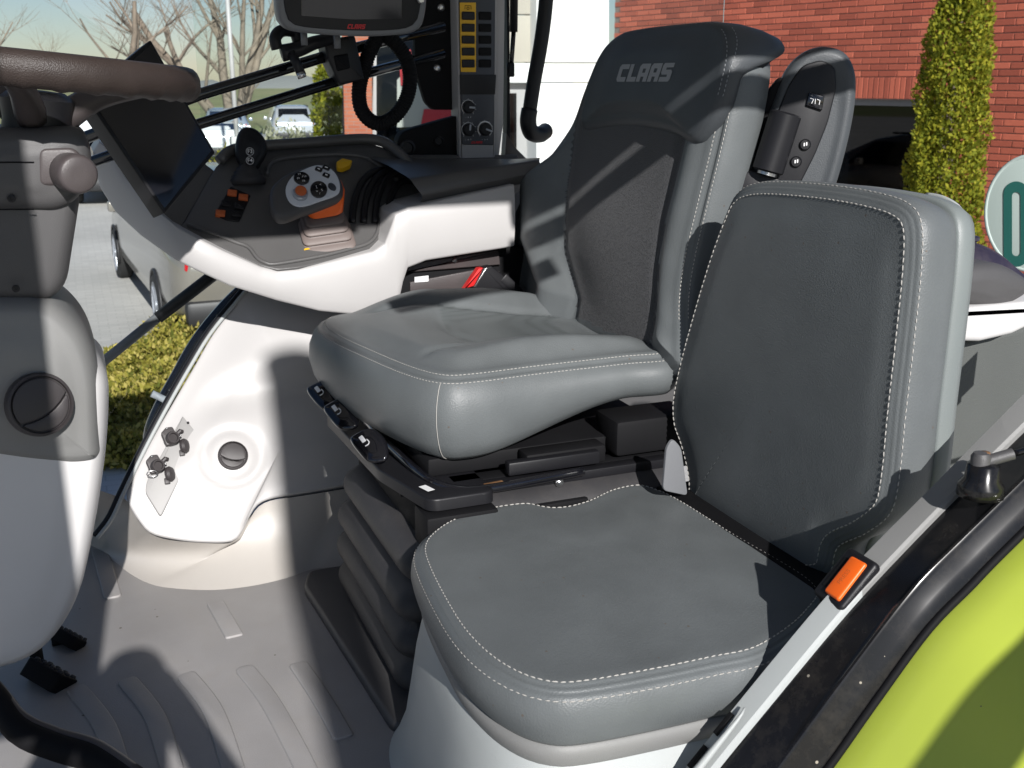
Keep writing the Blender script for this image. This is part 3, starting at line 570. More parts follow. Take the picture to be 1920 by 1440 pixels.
# backrest
IF = FX(.982, .37, 0, R(3.5))
io = IF.t([(1287, 960), (1286, 900), (1274, 845), (1259, 800), (1257, 745), (1272, 670), (1296, 580), (1326, 480), (1352, 408), (1372, 366), (1400, 347), (1450, 342), (1550, 349), (1640, 364), (1694, 384), (1716, 420), (1716, 500), (1702, 640), (1686, 780), (1674, 900), (1658, 962), (1612, 1000), (1560, 1026), (1536, 1080), (1440, 1060), (1340, 1000)])
ip_ = [(.05, -.085), (.016, -.084), (.006, -.074), (.0, -.055), (-.004, -.036), (-.004, -.02), (-.001, -.010), (.002, -.006), (.005, -.0055), (.007, -.004), (.009, -.001), (.011, -.0012), (.014, .0022), (.018, .0036), (.024, .004)]
_ix = [p[0] for p in io]; _iy = [p[1] for p in io]; _xm, _hx, _ym, _hy = (min(_ix) + max(_ix)) / 2, (max(_ix) - min(_ix)) / 2, (min(_iy) + max(_iy)) / 2, (max(_iy) - min(_iy)) / 2
def i_h(x, y, t): return .004 + .006 * max(0, 1 - ((x - _xm) / _hx) ** 4) * max(0, 1 - ((y - _ym) / _hy) ** 4) * sst(0, .12, t)
im, ri = cushion(IF, io, ip_, i_h, N=200, M_=24)
ib = obj('backrest', im, 'leather', ins)
vlo = IF.t([(1560, 1026)])[0][1]
ids = [i for i in range(200)]
iw = lambda p: (IF.n + (p - IF.p(IF.t([(1490, 650)])[0][0], .3)).normalized() * .6).normalized()
obj('stitching', join(stitches(ri[6], iw, closed=True, dash=.0068, gap=.0034, r_=.0008), stitches(ri[13], IF.n, closed=True, dash=.0068, gap=.0030, r_=.0010)), 'thread', ib, kind='stuff')
sh = inset([(q.x, q.y) for q in cr(io, 120)], .004)
obj('back_shell', cushion(Fr(IF.o + V((.086, 0, .0)), IF.u, IF.v), sh, [(.03, -.03), (.008, -.026), (0, -.01), (0, .008), (.004, .012)], lambda x, y, t: .012, smoothed=False, M_=3)[0], 'shell_grey', ins)
PRF = IF.off(-.104)
obj('pocket_rim', tube([PRF.p(a, b) for a, b in PRF.t([(1738, 366), (1768, 372), (1795, 388), (1806, 410)])], .004, 8, sm=12), 'light_grey_plastic', ins)
obj('hinge_plate', slab(FY(1.512, 0, 0), rnd(FY(1.512).t([(1243, 920), (1250, 840), (1262, 822), (1278, 840), (1290, 930)]), .01), .006, .002), 'terminal_grey', ins, auto=.5)
obj('gap_filler', box((.93, 1.05, .20), (1.08, 1.60, .361), .01), 'black_matt', ins, auto=.5)  # black filler box added to darken the gap under the backrest
# orange buckle of the instructor seat standing in the trim strip
b2 = thing('seat_belt_buckle', 'black seat belt buckle with orange release button on the grey trim strip', 'buckle', W(1590, 1110, y=.985))
bfr = Fr(W(1583, 1083, y=.995), dsl, V((0, 1, 0)))
if bfr.n.z < 0: bfr = Fr(bfr.o, bfr.u, -bfr.v)
sy = 1 if bfr.v.y > 0 else -1
obj('housing', slab(bfr.off(.0), rnd(rect(-.039, -.027, .039, .030), .008) if sy > 0 else rnd(rect(-.039, -.030, .039, .027), .008), .07, .006), 'black_plastic', b2, auto=.6)
ob = obj('release_button', slab(bfr.off(.0045), rnd([(-.030, sy * -.019), (.030, sy * -.017), (.029, sy * .011), (-.029, sy * .010)], .004), .012, .003), 'orange', b2, auto=.6)
obj('lettering', text(bfr, 'PRESS', .009, 0, -.003 * sy, .0048), 'dark_orange', ob, smooth=False)
obj('slot', slab(bfr.off(.0005), rnd([(-.024, sy * .014), (.024, sy * .014), (.024, sy * .023), (-.024, sy * .023)], .002), .004, .0005), 'black_matt', b2, auto=.6)
# ================================================================== right-hand console
cs = thing('side_console', 'white and dark grey control console with joystick and armrest box beside the driver seat', 'console', W(600, 570, y=2.25))
CY = FY(2.32, 0, 0)
lo_ = [(178, 300), (182, 332), (194, 366), (222, 410), (268, 450), (330, 490), (430, 536), (520, 564), (600, 584), (680, 592), (745, 582), (756, 530), (765, 503), (800, 489), (945, 466), (964, 462)]
up_ = [(178, 292), (190, 272), (206, 284), (240, 340), (290, 392), (335, 429), (420, 471), (490, 501), (520, 508), (560, 505), (700, 471), (722, 456), (742, 402), (766, 389), (964, 346)]
def ipl(T, u):
    if u <= T[0][0]: return T[0][1]
    for a, b in zip(T, T[1:]):
        if u <= b[0]: return a[1] + (b[1] - a[1]) * (u - a[0]) / max(1e-6, b[0] - a[0])
    return T[-1][1]
us = sorted(set([178 + i * (964 - 178) / 110 for i in range(111)] + [p[0] for p in up_] + [p[0] for p in lo_ if p[0] > 178]))
A_ = CY.t([(u, ipl(lo_, u)) for u in us]); B_ = CY.t([(u, ipl(up_, u)) for u in us]); b_ = .006
# the nose of the console turns away towards the windscreen
def cw(x, y, d): k = sst(.30, .02, x); return CY.p(x, y, -d - .16 * k * k)
rows = [[cw(x, y, .20) for x, y in A_], [cw(x, y + .0, .06) for x, y in A_], [cw(x, y, b_) for x, y in A_], [cw(x, y + b_ * .3, b_ * .3) for x, y in A_], [cw(x, y + b_, 0) for x, y in A_]]
for k in (.25, .5, .75): rows.append([cw(a[0] * (1 - k) + b[0] * k, a[1] * (1 - k) + b[1] * k, -.006 * math.sin(k * math.pi)) for a, b in zip(A_, B_)])
rows += [[cw(x, y - b_, 0) for x, y in B_], [cw(x, y - b_ * .3, b_ * .3) for x, y in B_], [cw(x, y, b_) for x, y in B_], [cw(x, y, .20) for x, y in B_]]
obj('shell', sheet(rows), 'white_plastic', cs, auto=1.0)
DK = Fr(W(520, 507, y=2.32), (1, 0, 0), (0, .3, .23))
deck = [(335, 428), (420, 470), (490, 500), (520, 507), (560, 503), (640, 486), (700, 470), (722, 455), (742, 402), (765, 388), (960, 348), (985, 330), (970, 290), (760, 290), (690, 268), (560, 276), (440, 285), (405, 312), (345, 418)]
dk = obj('control_deck', slab(DK.off(.002), rnd(DK.t(deck), .008, 4), .05, .004, 3), 'deck_plastic', cs, auto=.7)
rdg = [DK.p(*q, .004) for q in DK.t([(352, 424), (400, 440), (440, 456), (466, 466), (482, 486), (500, 496), (520, 497), (600, 483), (660, 468), (690, 458), (706, 440), (716, 408), (735, 392)])]
obj('deck_ridge', tube(rdg, .0045, 8, sm=60), 'deck_plastic', dk)
well = DK.t([(455, 432), (490, 330), (510, 300), (600, 290), (690, 300), (720, 330), (700, 440), (640, 470), (520, 488), (500, 470)])
obj('deck_rim', tube([DK.p(*q, .004) for q in DK.t([(500, 330), (508, 308), (540, 298), (620, 292), (680, 296), (720, 318), (745, 340)])], .006, 8, sm=40), 'deck_plastic', dk)
tray_ = DK.t([(196, 286), (236, 342), (288, 394), (336, 426), (346, 416), (404, 318), (380, 300), (300, 280)])
obj('tray', slab(DK.off(-.004), rnd(tray_, .008), .03, .004), 'deck_plastic', cs, auto=.7)
# lid of the armrest box
r1 = [W(u, v, y=2.335) for u, v in [(792, 368), (860, 354), (940, 339), (1012, 324)]]; r2 = [W(u, v, y=2.345) for u, v in [(770, 339), (860, 326), (940, 314), (1012, 303)]]; r3 = [W(u, v, y=2.60) for u, v in [(690, 294), (800, 296), (900, 297), (1012, 298)]]
pad = [[p + V((0, .02, -.02)) for p in r1], r1, [a.lerp(b, .12) + V((0, -.004, 0)) for a, b in zip(r1, r2)], [a.lerp(b, .8) + V((0, -.004, 0)) for a, b in zip(r1, r2)], [a + V((0, .004, .003)) for a in r2], [a.lerp(b, .06) + V((0, 0, .004)) for a, b in zip(r2, r3)], [a.lerp(b, .5) + V((0, 0, .006)) for a, b in zip(r2, r3)], r3, [p + V((0, .01, -.05)) for p in r3]]
obj('armrest_lid', sheet(pad), 'deck_plastic', cs, auto=.9)
obj('deck_back_wall', tube([DK.p(*q, .012) for q in DK.t([(412, 308), (445, 286), (560, 276), (690, 268), (735, 284), (772, 320)])], .013, 10, sm=40), 'deck_plastic', dk)
# lever with two function buttons
D1 = DK.p(*DK.t([(465, 338)])[0]); hv = V((0, .25, 1)).normalized()
lev = obj('lever_boot', lathe(D1 - DK.n * .004, hv, [(.040, -.01), (.042, .004), (.036, .008), (.037, .013), (.030, .017), (.031, .022), (.025, .026), (.024, .031), (.017, .034), (.015, .06)], 28), 'rubber', cs)
LFy = Fr(V((D1.x, D1.y - .012, D1.z)), (1, 0, 0), (0, .25, 1))
lo = LFy.t([(444, 262), (450, 244), (462, 236), (482, 241), (497, 257), (502, 274), (500, 292), (490, 308), (482, 322), (477, 338), (458, 338), (455, 318), (446, 300), (442, 282)])
lh_ = obj('lever_head', cushion(LFy, lo, [(.016, -.036), (.005, -.032), (0, -.02), (.001, -.008), (.006, -.001), (.010, 0)], lambda x, y, t: .004 * sst(0, .6, t), N=60, M_=10)[0], 'black_plastic', cs)
for q, s_ in (((468, 285), 'F3'), ((468, 302), 'F4')):
    a, b = LFy.t([q])[0]; bt_ = obj('function_button', lathe(LFy.p(a, b, .002), LFy.n, [(.0105, 0), (.0105, .0035), (.0095, .0042), (.004, .0043)], 24), 'black_matt', lh_, auto=.6)
    obj('ring', tube([LFy.p(a + .0086 * math.cos(t), b + .0086 * math.sin(t), .0062) for t in [R(15 * i) for i in range(24)]], .0006, 6, closed=True), 'mark_white', bt_)
    obj('lettering', text(LFy, s_, .0125, a, b, .0067, True), 'mark_white', bt_, smooth=False)
for q, m_ in (((435, 366), 'dark_orange'), ((456, 374), 'dark_orange'), ((413, 404), 'dark_orange'), ((424, 386), 'black_plastic'), ((449, 391), 'black_plastic'), ((443, 405), 'black_plastic')):
    a, b = DK.t([q])[0]; obj('switch_button', slab(Fr(DK.p(a, b, .010), DK.u + DK.v * -.22, DK.v), rnd(rect(-.0105, -.009, .0105, .009), .002), .01, .002), m_, dk, auto=.6)
obj('switch_plate', slab(DK.off(.0045), rnd(DK.t([(402, 405), (432, 352), (470, 368), (448, 418), (425, 415)]), .004), .004, .0015), 'black_plastic', dk, auto=.6)
# joystick
JB = DK.t([(612, 462)])[0]; jc = DK.p(*DK.t([(612, 440)])[0]); jup = V((-.06, .15, 1)).normalized()
jt_ = W(596, 352, y=2.265)
boot = []
b0 = DK.p(*DK.t([(612, 450)])[0], -.002); b1 = b0 + V((-.002, .012, .066))
for k in range(33):
    t = k / 32; ph = (t * 4) % 1; bl_r = .015 * (abs(math.sin(ph * math.pi)) ** .4) if t < .98 else 0; w_ = .060 - .024 * t + bl_r - .010; d_ = .040 - .016 * t + bl_r - .010
    boot.append([b0.lerp(b1, t) + V((1, -.05, .10)).normalized() * x + DK.v * y for x, y in rnd(rect(-w_, -d_, w_, d_), .016, 5)])
n = len(boot[0]); vs = [v for r_ in boot for v in r_]; fs = [(k * n + i, k * n + (i + 1) % n, (k + 1) * n + (i + 1) % n, (k + 1) * n + i) for k in range(len(boot) - 1) for i in range(n)] + [tuple(range(len(vs) - n, len(vs)))]
jy = obj('joystick_boot', (vs, fs), 'brown_rubber', cs)
JF = Fr(W(585, 352, y=2.375), (1, .05, .06), (0, .62, .78))
nr = []
for k, (h, w_, d_) in enumerate([(0, .036, .028), (.004, .040, .031), (.03, .043, .033), (.05, .045, .034)]):
    nr.append([b1 + V((.004, .004, h)) + V((1, -.05, .14)).normalized() * x + V((0, .9, .45)).normalized() * y for x, y in rnd(rect(-w_, -d_, w_, d_), .018, 5)])
n = len(nr[0]); vs = [v for r_ in nr for v in r_]; fs = [(k * n + i, k * n + (i + 1) % n, (k + 1) * n + (i + 1) % n, (k + 1) * n + i) for k in range(len(nr) - 1) for i in range(n)] + [tuple(range(len(vs) - n, len(vs)))]
obj('joystick_neck', (vs, fs), 'orange', cs)
jh = JF.t([(507, 378), (509, 350), (528, 330), (556, 316), (590, 307), (618, 309), (636, 326), (645, 350), (641, 368), (610, 382), (570, 396), (536, 408), (516, 402)])
jhd = obj('joystick_head', cushion(JF, jh, [(.02, -.040), (.006, -.036), (0, -.022), (.001, -.008), (.006, -.001), (.012, 0)], lambda x, y, t: .001, N=70, M_=8)[0], 'mid_grey_plastic', cs)
jf = JF.t([(538, 372), (536, 352), (548, 332), (570, 319), (596, 311), (620, 318), (634, 336), (637, 358), (628, 368), (600, 378), (570, 388), (550, 386)])
jp = obj('face_plate', slab(JF.off(.004), [(q.x, q.y) for q in cr(jf, 50)], .006, .002), 'face_silver', jhd, auto=.6)
def jbtn(q, rx, ry, m_, h=.004, rot=0):
    a, b = JF.t([q])[0]; return obj('joystick_button', slab(Fr(JF.p(a, b, .004 + h), JF.u, JF.v), ell(0, 0, rx, ry, 26, rot), h + .002, .0015), m_, jhd, auto=.6), (a, b)
bb, (a, b) = jbtn((565, 337), .0175, .0165, 'black_gloss')
for s_, dx, dy in (('F7', -.003, .009), ('F9', -.008, -.001), ('F10', .006, .002), ('F8', .002, -.009)): obj('lettering', text(JF, s_, .0065, a + dx, b + dy, .0086), 'mark_white', bb, smooth=False)
bb, (a, b) = jbtn((597, 358), .0185, .022, 'black_gloss', rot=-.5)
for dx, dy, s_ in ((-.004, .006, '['), (.006, .010, '<'), (-.006, -.006, '>'), (.006, -.004, 'S'), (-.001, -.012, '/')): obj('lettering', text(JF, s_, .008, a + dx, b + dy, .0086), 'mark_white', bb, smooth=False)
a, b = JF.t([(562, 366)])[0]; col_ = obj('button_collar', lathe(JF.p(a, b - .001, .002), JF.n, [(.017, 0), (.0165, .009), (.0145, .011), (.013, .008)], 28), 'silver', jhd, auto=.7)
jbtn((563, 363), .0125, .0125, 'dark_orange', .010)
for q, w_ in (((597, 320), .0085), ((611, 331), .0085), ((611, 317), .009)):
    a, b = JF.t([q])[0]; bb = obj('joystick_button', slab(Fr(JF.p(a, b, .007), JF.u - JF.v * .6, JF.v), rnd([(-w_, -.005), (w_ * .9, -.006), (w_, .005), (-w_ * .8, .006)], .003), .004, .001), 'black_gloss', jhd, auto=.6)
    obj('symbol', slab(Fr(JF.p(a, b, .0076), JF.u - JF.v * .6, JF.v), rnd(rect(-.003, -.0014, .003, .0014), .0008), .0006, .0002), 'mark_white', bb)
jbtn((622, 353), .0075, .0105, 'panel_blue', rot=.5)
# yellow lever, labels, finger levers
obj('yellow_lever', slab(DK.off(.022), rnd(DK.t([(629, 316), (640, 309), (659, 313), (655, 322), (640, 328), (631, 326)]), .003), .014, .003), 'yellow', dk, auto=.6)
obj('symbol_strip', join(*[slab(DK.off(.003), rnd(DK.t([(u, v), (u + w_, v - w_ * .22), (u + w_, v - w_ * .22 + 3), (u, v + 3)]), .0006), .0006, .0002) for u, v, w_ in ((570, 468, 16), (594, 463, 40), (640, 453, 16))]), 'yellow', dk, kind='stuff')
for i in range(4):
    dx = i * 21
    pts = [DK.p(*DK.t([(u + dx, v)])[0], h) for u, v, h in [(660, 420, .004), (664, 385, .016), (674, 360, .026), (692, 343, .030), (716, 334, .026), (742, 334, .012)]]
    if i == 3: pts = [DK.p(*DK.t([(u + dx, v)])[0], h) for u, v, h in [(664, 400, .002), (668, 378, .014), (678, 362, .022), (694, 352, .022), (712, 348, .012)]]
    obj('finger_lever', tube(pts, .0085, 8, sm=24), 'black_plastic', dk)
# black bracket below the console beside the seat
BK = FY(2.375)
br = obj('mounting_bracket', slab(BK.off(-.01), rnd(BK.t([(735, 600), (762, 500), (800, 486), (950, 460), (1010, 470), (1010, 620), (735, 620)]), .004), .06, .002), 'black_matt', cs, auto=.6)
obj('bracket_rail', slab(BK, rnd(BK.t([(756, 512), (775, 494), (935, 469), (938, 497), (760, 511)]), [.001, .01, .001, .001, .001]), .012, .002), 'brown_plastic', cs, auto=.6)
q = BK.p(*BK.t([(852, 488)])[0]); obj('screw', join(lathe(q, BK.n, [(.0065, 0), (.006, .004), (.004, .006), (.003, .004)], 16)), 'steel', cs, auto=.6)
obj('lower_rail', slab(BK.off(-.004), BK.t([(770, 530), (900, 505), (938, 510), (938, 560), (770, 560)]), .01, .002), 'brown_plastic', cs, auto=.6)
obj('sticker', slab(BK.off(-.002), BK.t([(778, 520), (804, 517), (804, 528), (778, 530)]), .002, .0003), 'mark_white', cs, smooth=False)
obj('belt_guide', box((-.012, -.05, -.01), (.012, .05, .006), .003, Fr(W(968, 545, y=2.34), (.7, 0, .7), (-.7, 0, .7))), 'black_plastic', cs, auto=.5)
# ================================================================== touch screen leaning by the steering wheel
tb = thing('touch_screen', 'black tilted touch screen behind the steering wheel rim', 'display', W(300, 405, y=2.2))
TF = Fr(W(290, 250, y=2.16), (.85, .42, .1), (-.15, .25, 1))
to = TF.t([(283, 74), (404, 286), (309, 401), (158, 178)])
sc_ = obj('housing', slab(TF, rnd(to, .004), .045, .003), 'black_plastic', tb, auto=.6)
ctr = (sum(p[0] for p in to) / 4, sum(p[1] for p in to) / 4)
obj('glass', slab(TF.off(.001), rnd([(ctr[0] + (x - ctr[0]) * .93, ctr[1] + (y - ctr[1]) * .94) for x, y in to], .003), .002, .0004), 'screen', tb, auto=.6)
# ================================================================== rails, terminal and cable
rl = thing('mounting_rails', 'pair of black tubes carrying the display terminal across the side window', 'rail', W(640, 120, y=2.42))
obj('upper_tube', tube([W(150, 262, y=2.33), W(375, 177, y=2.36), W(640, 97, y=2.42), W(830, 50, y=2.52)], .0125, 14), 'black_gloss', rl)
obj('lower_tube', tube([W(150, 312, y=2.33), W(375, 232, y=2.36), W(640, 150, y=2.42), W(830, 100, y=2.52)], .0115, 14), 'black_gloss', rl)
KF = FY(2.37)
obj('clamp', slab(KF, rnd(KF.t([(607, 74), (666, 66), (676, 110), (684, 150), (638, 160), (628, 140), (614, 110)]), .006), .07, .006), 'black_plastic', rl, auto=.6)
obj('clamp_plate', slab(KF.off(.006), rnd(KF.t([(625, 105), (652, 100), (656, 128), (632, 134)]), .004), .02, .004), 'black_matt', rl, auto=.6)
obj('knuckle', join(tube([W(520, 92, y=2.36), W(516, 72, y=2.36), W(528, 58, y=2.37), W(552, 60, y=2.38), W(560, 80, y=2.38)], .013, 10, sm=20), tube([W(528, 100, y=2.36), W(560, 92, y=2.36), W(590, 80, y=2.36), W(625, 72, y=2.37)], lambda t: .018 - .006 * t, 10, sm=14)), 'black_plastic', rl)
obj('clamp_lever', tube([W(545, 98, y=2.35), W(556, 118, y=2.345), W(566, 142, y=2.34)], lambda t: .010, 12), 'black_plastic', rl)
obj('lever_end', tube([W(563, 136, y=2.34), W(567, 146, y=2.338)], .0095, 12), 'steel', rl)
tm = thing('display_terminal', 'grey-rimmed terminal screen with red logo hanging at the top of the window', 'display', W(660, 68, y=2.3))
TY = FY(2.29, lean=-.05)
tcs = obj('casing', cushion(TY, TY.t([(514, -260), (518, -40), (521, 20), (530, 46), (560, 60), (660, 68), (740, 66), (782, 57), (797, 30), (802, -40), (806, -260), (660, -290)]), [(.012, -.055), (.002, -.05), (0, -.03), (0, -.006), (.003, -.001), (.006, 0)], lambda x, y, t: 0, N=120, M_=3)[0], 'terminal_grey', tm)
obj('front', slab(TY.off(.003), [(q.x, q.y) for q in cr(TY.t([(526, -250), (530, -40), (534, 18), (545, 42), (575, 51), (660, 57), (735, 56), (772, 48), (785, 26), (791, -40), (794, -250), (660, -270)]), 70)], .006, .002), 'black_plastic', tm, auto=.6)
obj('screen', slab(TY.off(.0042), rnd(TY.t([(562, -240), (564, 30), (660, 37), (752, 36), (758, -240)]), .002), .003, .0006), 'screen', tm, auto=.6)
a = TY.t([(651, 54), (685, 55), (651, 45)]); obj('logo', logo(TY, a[0][0], a[0][1], a[1][0] - a[0][0], a[2][1] - a[0][1], .0045), 'logo_red', tm, smooth=False)
obj('rotary_knob', lathe(TY.p(*TY.t([(787, 0)])[0], .003), TY.n, [(.007, 0), (.007, .006), (.005, .008)], 18), 'steel', tm, auto=.6)
obj('cable_plug', join(lathe(W(570, 66, y=2.31), (0, 0, 1), [(.007, -.02), (.007, .01)], 12), lathe(W(632, 72, y=2.31), (0, 0, 1), [(.007, -.02), (.007, .01)], 12)), 'terminal_grey', tm, kind='stuff')
cb = thing('cable_loop', 'thick black corrugated cable conduit hanging in a loop below the terminal', 'cable', W(710, 232, y=2.42))
cp_ = [W(u, v, y=2.41) for u, v in [(712, 62), (694, 95), (680, 135), (673, 175), (680, 210), (705, 231), (735, 222), (760, 190), (769, 150), (762, 112), (742, 82), (722, 66)]]
obj('conduit', tube(cp_, lambda t: .0165 * (1 + .05 * math.sin(t * 2 * math.pi * 75)), 12, sm=420), 'black_matt', cb)
# ================================================================== switch pillar
pw = thing('switch_pillar', 'tall grey switch unit with yellow button column and three dials on the console', 'control unit', W(900, 300, y=2.52))
PF = FY(2.59)
obj('housing', slab(PF, rnd(PF.t([(852, -260), (862, 300), (929, 300), (935, -260)]), .004), .06, .006), 'pillar_grey', pw, auto=.6)
obj('side_cheek', slab(FY(2.61), rnd(FY(2.61).t([(930, -260), (926, 300), (935, 300), (944, 230), (950, -260)]), .003), .05, .003), 'pillar_grey', pw, auto=.6)
fp_ = obj('face', slab(PF.off(.004), rnd(PF.t([(857, -250), (866, 271), (925, 272), (930, -250)]), .004), .008, .002), 'panel_blue', pw, auto=.6)
obj('yellow_strip', slab(PF.off(.0055), rnd(PF.t([(861, 5), (891, 5), (891, 135), (863, 135)]), .001), .003, .0005), 'yellow', pw, auto=.6)
ps = PF.t([(876, 15)])[0]; obj('pto_symbol', join(tube([PF.p(ps[0] - .008, ps[1] - .003, .006), PF.p(ps[0] - .008, ps[1] + .005, .006), PF.p(ps[0] + .008, ps[1] + .005, .006), PF.p(ps[0] + .008, ps[1] - .003, .006)], .0007, 6), tube([PF.p(ps[0] + .003 * math.cos(t), ps[1] - .001 + .003 * math.sin(t), .006) for t in [R(30 * i) for i in range(12)]], .0007, 6, closed=True)), 'black_matt', pw)
for i in range(5):
    v = 30 + 22.3 * i
    for u, w_, m_ in ((876, .0165, 'black_plastic'), (908, .0165, 'black_matt')):
        a, b = PF.t([(u, v)])[0]; obj('button', slab(Fr(PF.p(a, b, .011 if u < 890 else .008), PF.u, PF.v), rnd(rect(-w_, -.0095, w_, .0095), .003), .008, .002), m_, pw, auto=.6)
obj('cover_plate', slab(PF.off(.0055), rnd(PF.t([(861, 140), (929, 140), (927, 177), (862, 177)]), .001), .003, .0006), 'black_plastic', pw, auto=.6)
for q, rd, rot in (((877, 201), .0155, -5), ((877, 243), .0155, 83), ((908, 242), .0165, -20)):
    a, b = PF.t([q])[0]; kn = obj('dial', lathe(PF.p(a, b, .003), PF.n, [(rd, 0), (rd * .95, .012), (rd * .8, .014), (rd * .3, .0142)], 28), 'black_plastic', pw, auto=.6)
    f_ = Fr(PF.p(a, b, .0182), PF.u * math.cos(R(rot)) + PF.v * math.sin(R(rot)), PF.v * math.cos(R(rot)) - PF.u * math.sin(R(rot)))
    obj('pointer', slab(f_, rnd(rect(-rd * .1, -.0022, rd * .85, .0022), .001), .002, .0004), 'silver', kn)
    big = q[0] > 890
    obj('scale_ring', tube([PF.p(a + rd * 1.12 * math.cos(R(t)), b + rd * 1.12 * math.sin(R(t)), .0045) for t in range(-50, 231, 10)], .0018 if big else .0007, 6), 'mark_white', kn)
    obj('scale_marks', join(*[slab(Fr(PF.p(a + rd * 1.3 * math.cos(R(t)), b + rd * 1.3 * math.sin(R(t)), .0048), PF.u, PF.v), ell(0, 0, .0008, .0008, 6), .0006, .0001) for t in range(-50, 231, 35)], text(PF, '-  o  +', .006, a, b - rd * 1.55, .0048)), 'mark_white', kn, kind='stuff', smooth=False)
a = PF.t([(883, 269), (904, 269), (883, 265)]); obj('logo', logo(PF, a[0][0], a[0][1], a[1][0] - a[0][0], a[2][1] - a[0][1], .0048), 'logo_red', pw, smooth=False)
bpz = thing('cable_cover', 'black plate with two bolts left of the switch pillar', 'cover plate', W(830, 300, y=2.56))
BP = FY(2.64)
obj('plate', slab(BP, rnd(BP.t([(788, -200), (778, 60), (779, 130), (798, 192), (812, 206), (875, 206), (875, -200)]), .008), .02, .003), 'black_matt', bpz, auto=.6)
for q in ((827, 14), (820, 128)): obj('bolt', lathe(BP.p(*BP.t([q])[0]), BP.n, [(.010, 0), (.0095, .003), (.006, .006), (.003, .0065)], 16), 'steel', bpz, auto=.7)
obj('foot', slab(BP.off(.03), rnd(BP.t([(738, 268), (746, 248), (766, 240), (860, 214), (868, 302), (752, 302)]), .012), .04, .005), 'black_matt', bpz, auto=.6)
for q, rd in (((757, 276), .02), ((816, 264), .012)): obj('bush', lathe(BP.p(*BP.t([q])[0], .03), BP.n, [(rd, 0), (rd, .006), (rd * .7, .008), (rd * .6, .004), (rd * .2, .004)], 22), 'black_plastic', bpz, auto=.7)
# ================================================================== grab handle, pillar and window stay at the far side
gh = thing('grab_handle', 'black tubular grab handle with bent lower end in front of the white entrance', 'handle', W(1000, 255, y=2.5))
obj('bar', tube([W(1042, -260, y=2.6), W(1022, 20, y=2.6), W(1000, 160, y=2.6), W(992, 215, y=2.6)], .0185, 14, sm=24), 'black_plastic', gh)
obj('elbow', tube([W(993, 205, y=2.598), W(990, 228, y=2.597), W(996, 248, y=2.60), W(1012, 252, y=2.62), W(1022, 246, y=2.66)], .0215, 14, sm=24), 'black_plastic', gh)
ws = thing('window_stay', 'thin black gas stay beside the switch pillar', 'strut', W(958, 140, y=2.6))
obj('cylinder', tube([W(966, -250, y=2.66), W(963, 60, y=2.66)], .0105, 12), 'black_plastic', ws); obj('rod', tube([W(963, 60, y=2.66), W(958, 130, y=2.66)], .006, 10), 'black_gloss', ws)
obj('end_cap', lathe(W(957, 142, y=2.66), (0, 0, 1), [(.009, -.003), (.011, 0), (.011, .028), (.009, .032)], 14), 'black_plastic', ws, auto=.7)
obj('cab_pillar', slab(FY(2.69), FY(2.69).t([(946, -260), (952, 100), (950, 300), (958, 300), (956, 100), (955, -260)]), .03, .002), 'black_plastic', cab, auto=.6)
obj('pillar_foot', slab(FY(2.67), FY(2.67).t([(946, 310), (950, 250), (965, 275), (990, 300), (995, 312)]), .03, .002), 'brown_plastic', cab, auto=.6)
# ================================================================== steering column and wheel
sc = thing('steering_column', 'dark grey steering column with air vent, stalk and pale lower cover at the left edge', 'steering column', W(60, 1290, y=1.9))
SF = FY(1.78)
CU = lambda px: SF.t(px)
CR_ = lambda px, r_=.05: rnd(SF.t(px), r_, 8)
hprof = lambda d, b: [(.02, -d), (.0, -d + .01), (0, -b), (b * .07, -b * .55), (b * .25, -b * .2), (b * .5, -.002), (b * .7, 0)]
obj('head', cushion(SF, CR_([(-260, 250), (165, 236), (176, 330), (130, 398), (-260, 398)]), hprof(.22, .03), lambda x, y, t: .004 * sst(0, .5, t), smoothed=False, M_=8)[0], 'mid_grey_plastic', sc)
obj('stem', cushion(SF.off(-.02), CR_([(-220, 330), (158, 330), (120, 575), (-220, 575)]), hprof(.2, .03), lambda x, y, t: .004 * sst(0, .5, t), smoothed=False, M_=8)[0], 'mid_grey_plastic', sc)
fair = obj('fairing', cushion(SF.off(.005), CR_([(-260, 556), (95, 560), (160, 620), (188, 700), (194, 870), (140, 880), (40, 872), (-260, 820)], .06), [(.02, -.24), (.0, -.23), (0, -.05), (.003, -.03), (.009, -.013), (.018, -.003), (.024, 0)], lambda x, y, t: .012 * sst(0, .5, t), smoothed=False, M_=10)[0], 'grey_plastic', sc)
obj('lower_cover', cushion(SF.off(-.012), CR_([(-280, 680), (208, 682), (205, 840), (182, 1000), (150, 1150), (80, 1250), (-60, 1290), (-280, 1295)], .06), [(.02, -.24), (.0, -.23), (0, -.05), (.003, -.03), (.009, -.012), (.018, -.003), (.024, 0)], lambda x, y, t: .006 * sst(0, .5, t), smoothed=False, M_=10)[0], 'white_trim', sc)
for v_ in (304, 392): obj('part_line', tube([SF.p(*q, .0045) for q in CU([(-120, v_ + 2), (20, v_), (64, v_)])], .0012, 6), 'black_matt', sc)
for q in ((22, 372), (30, 540)): obj('screw', lathe(SF.p(*CU([q])[0], .003), SF.n, [(.006, 0), (.006, .002), (.003, .0025), (.003, .001)], 14), 'black_plastic', sc, auto=.6)
vo = SF.p(*CU([(74, 750)])[0], .026); vent('air_vent', vo, (.30, -1, .20), (-.55, 0, 1), .050, 'vent_brown', sc, .014)
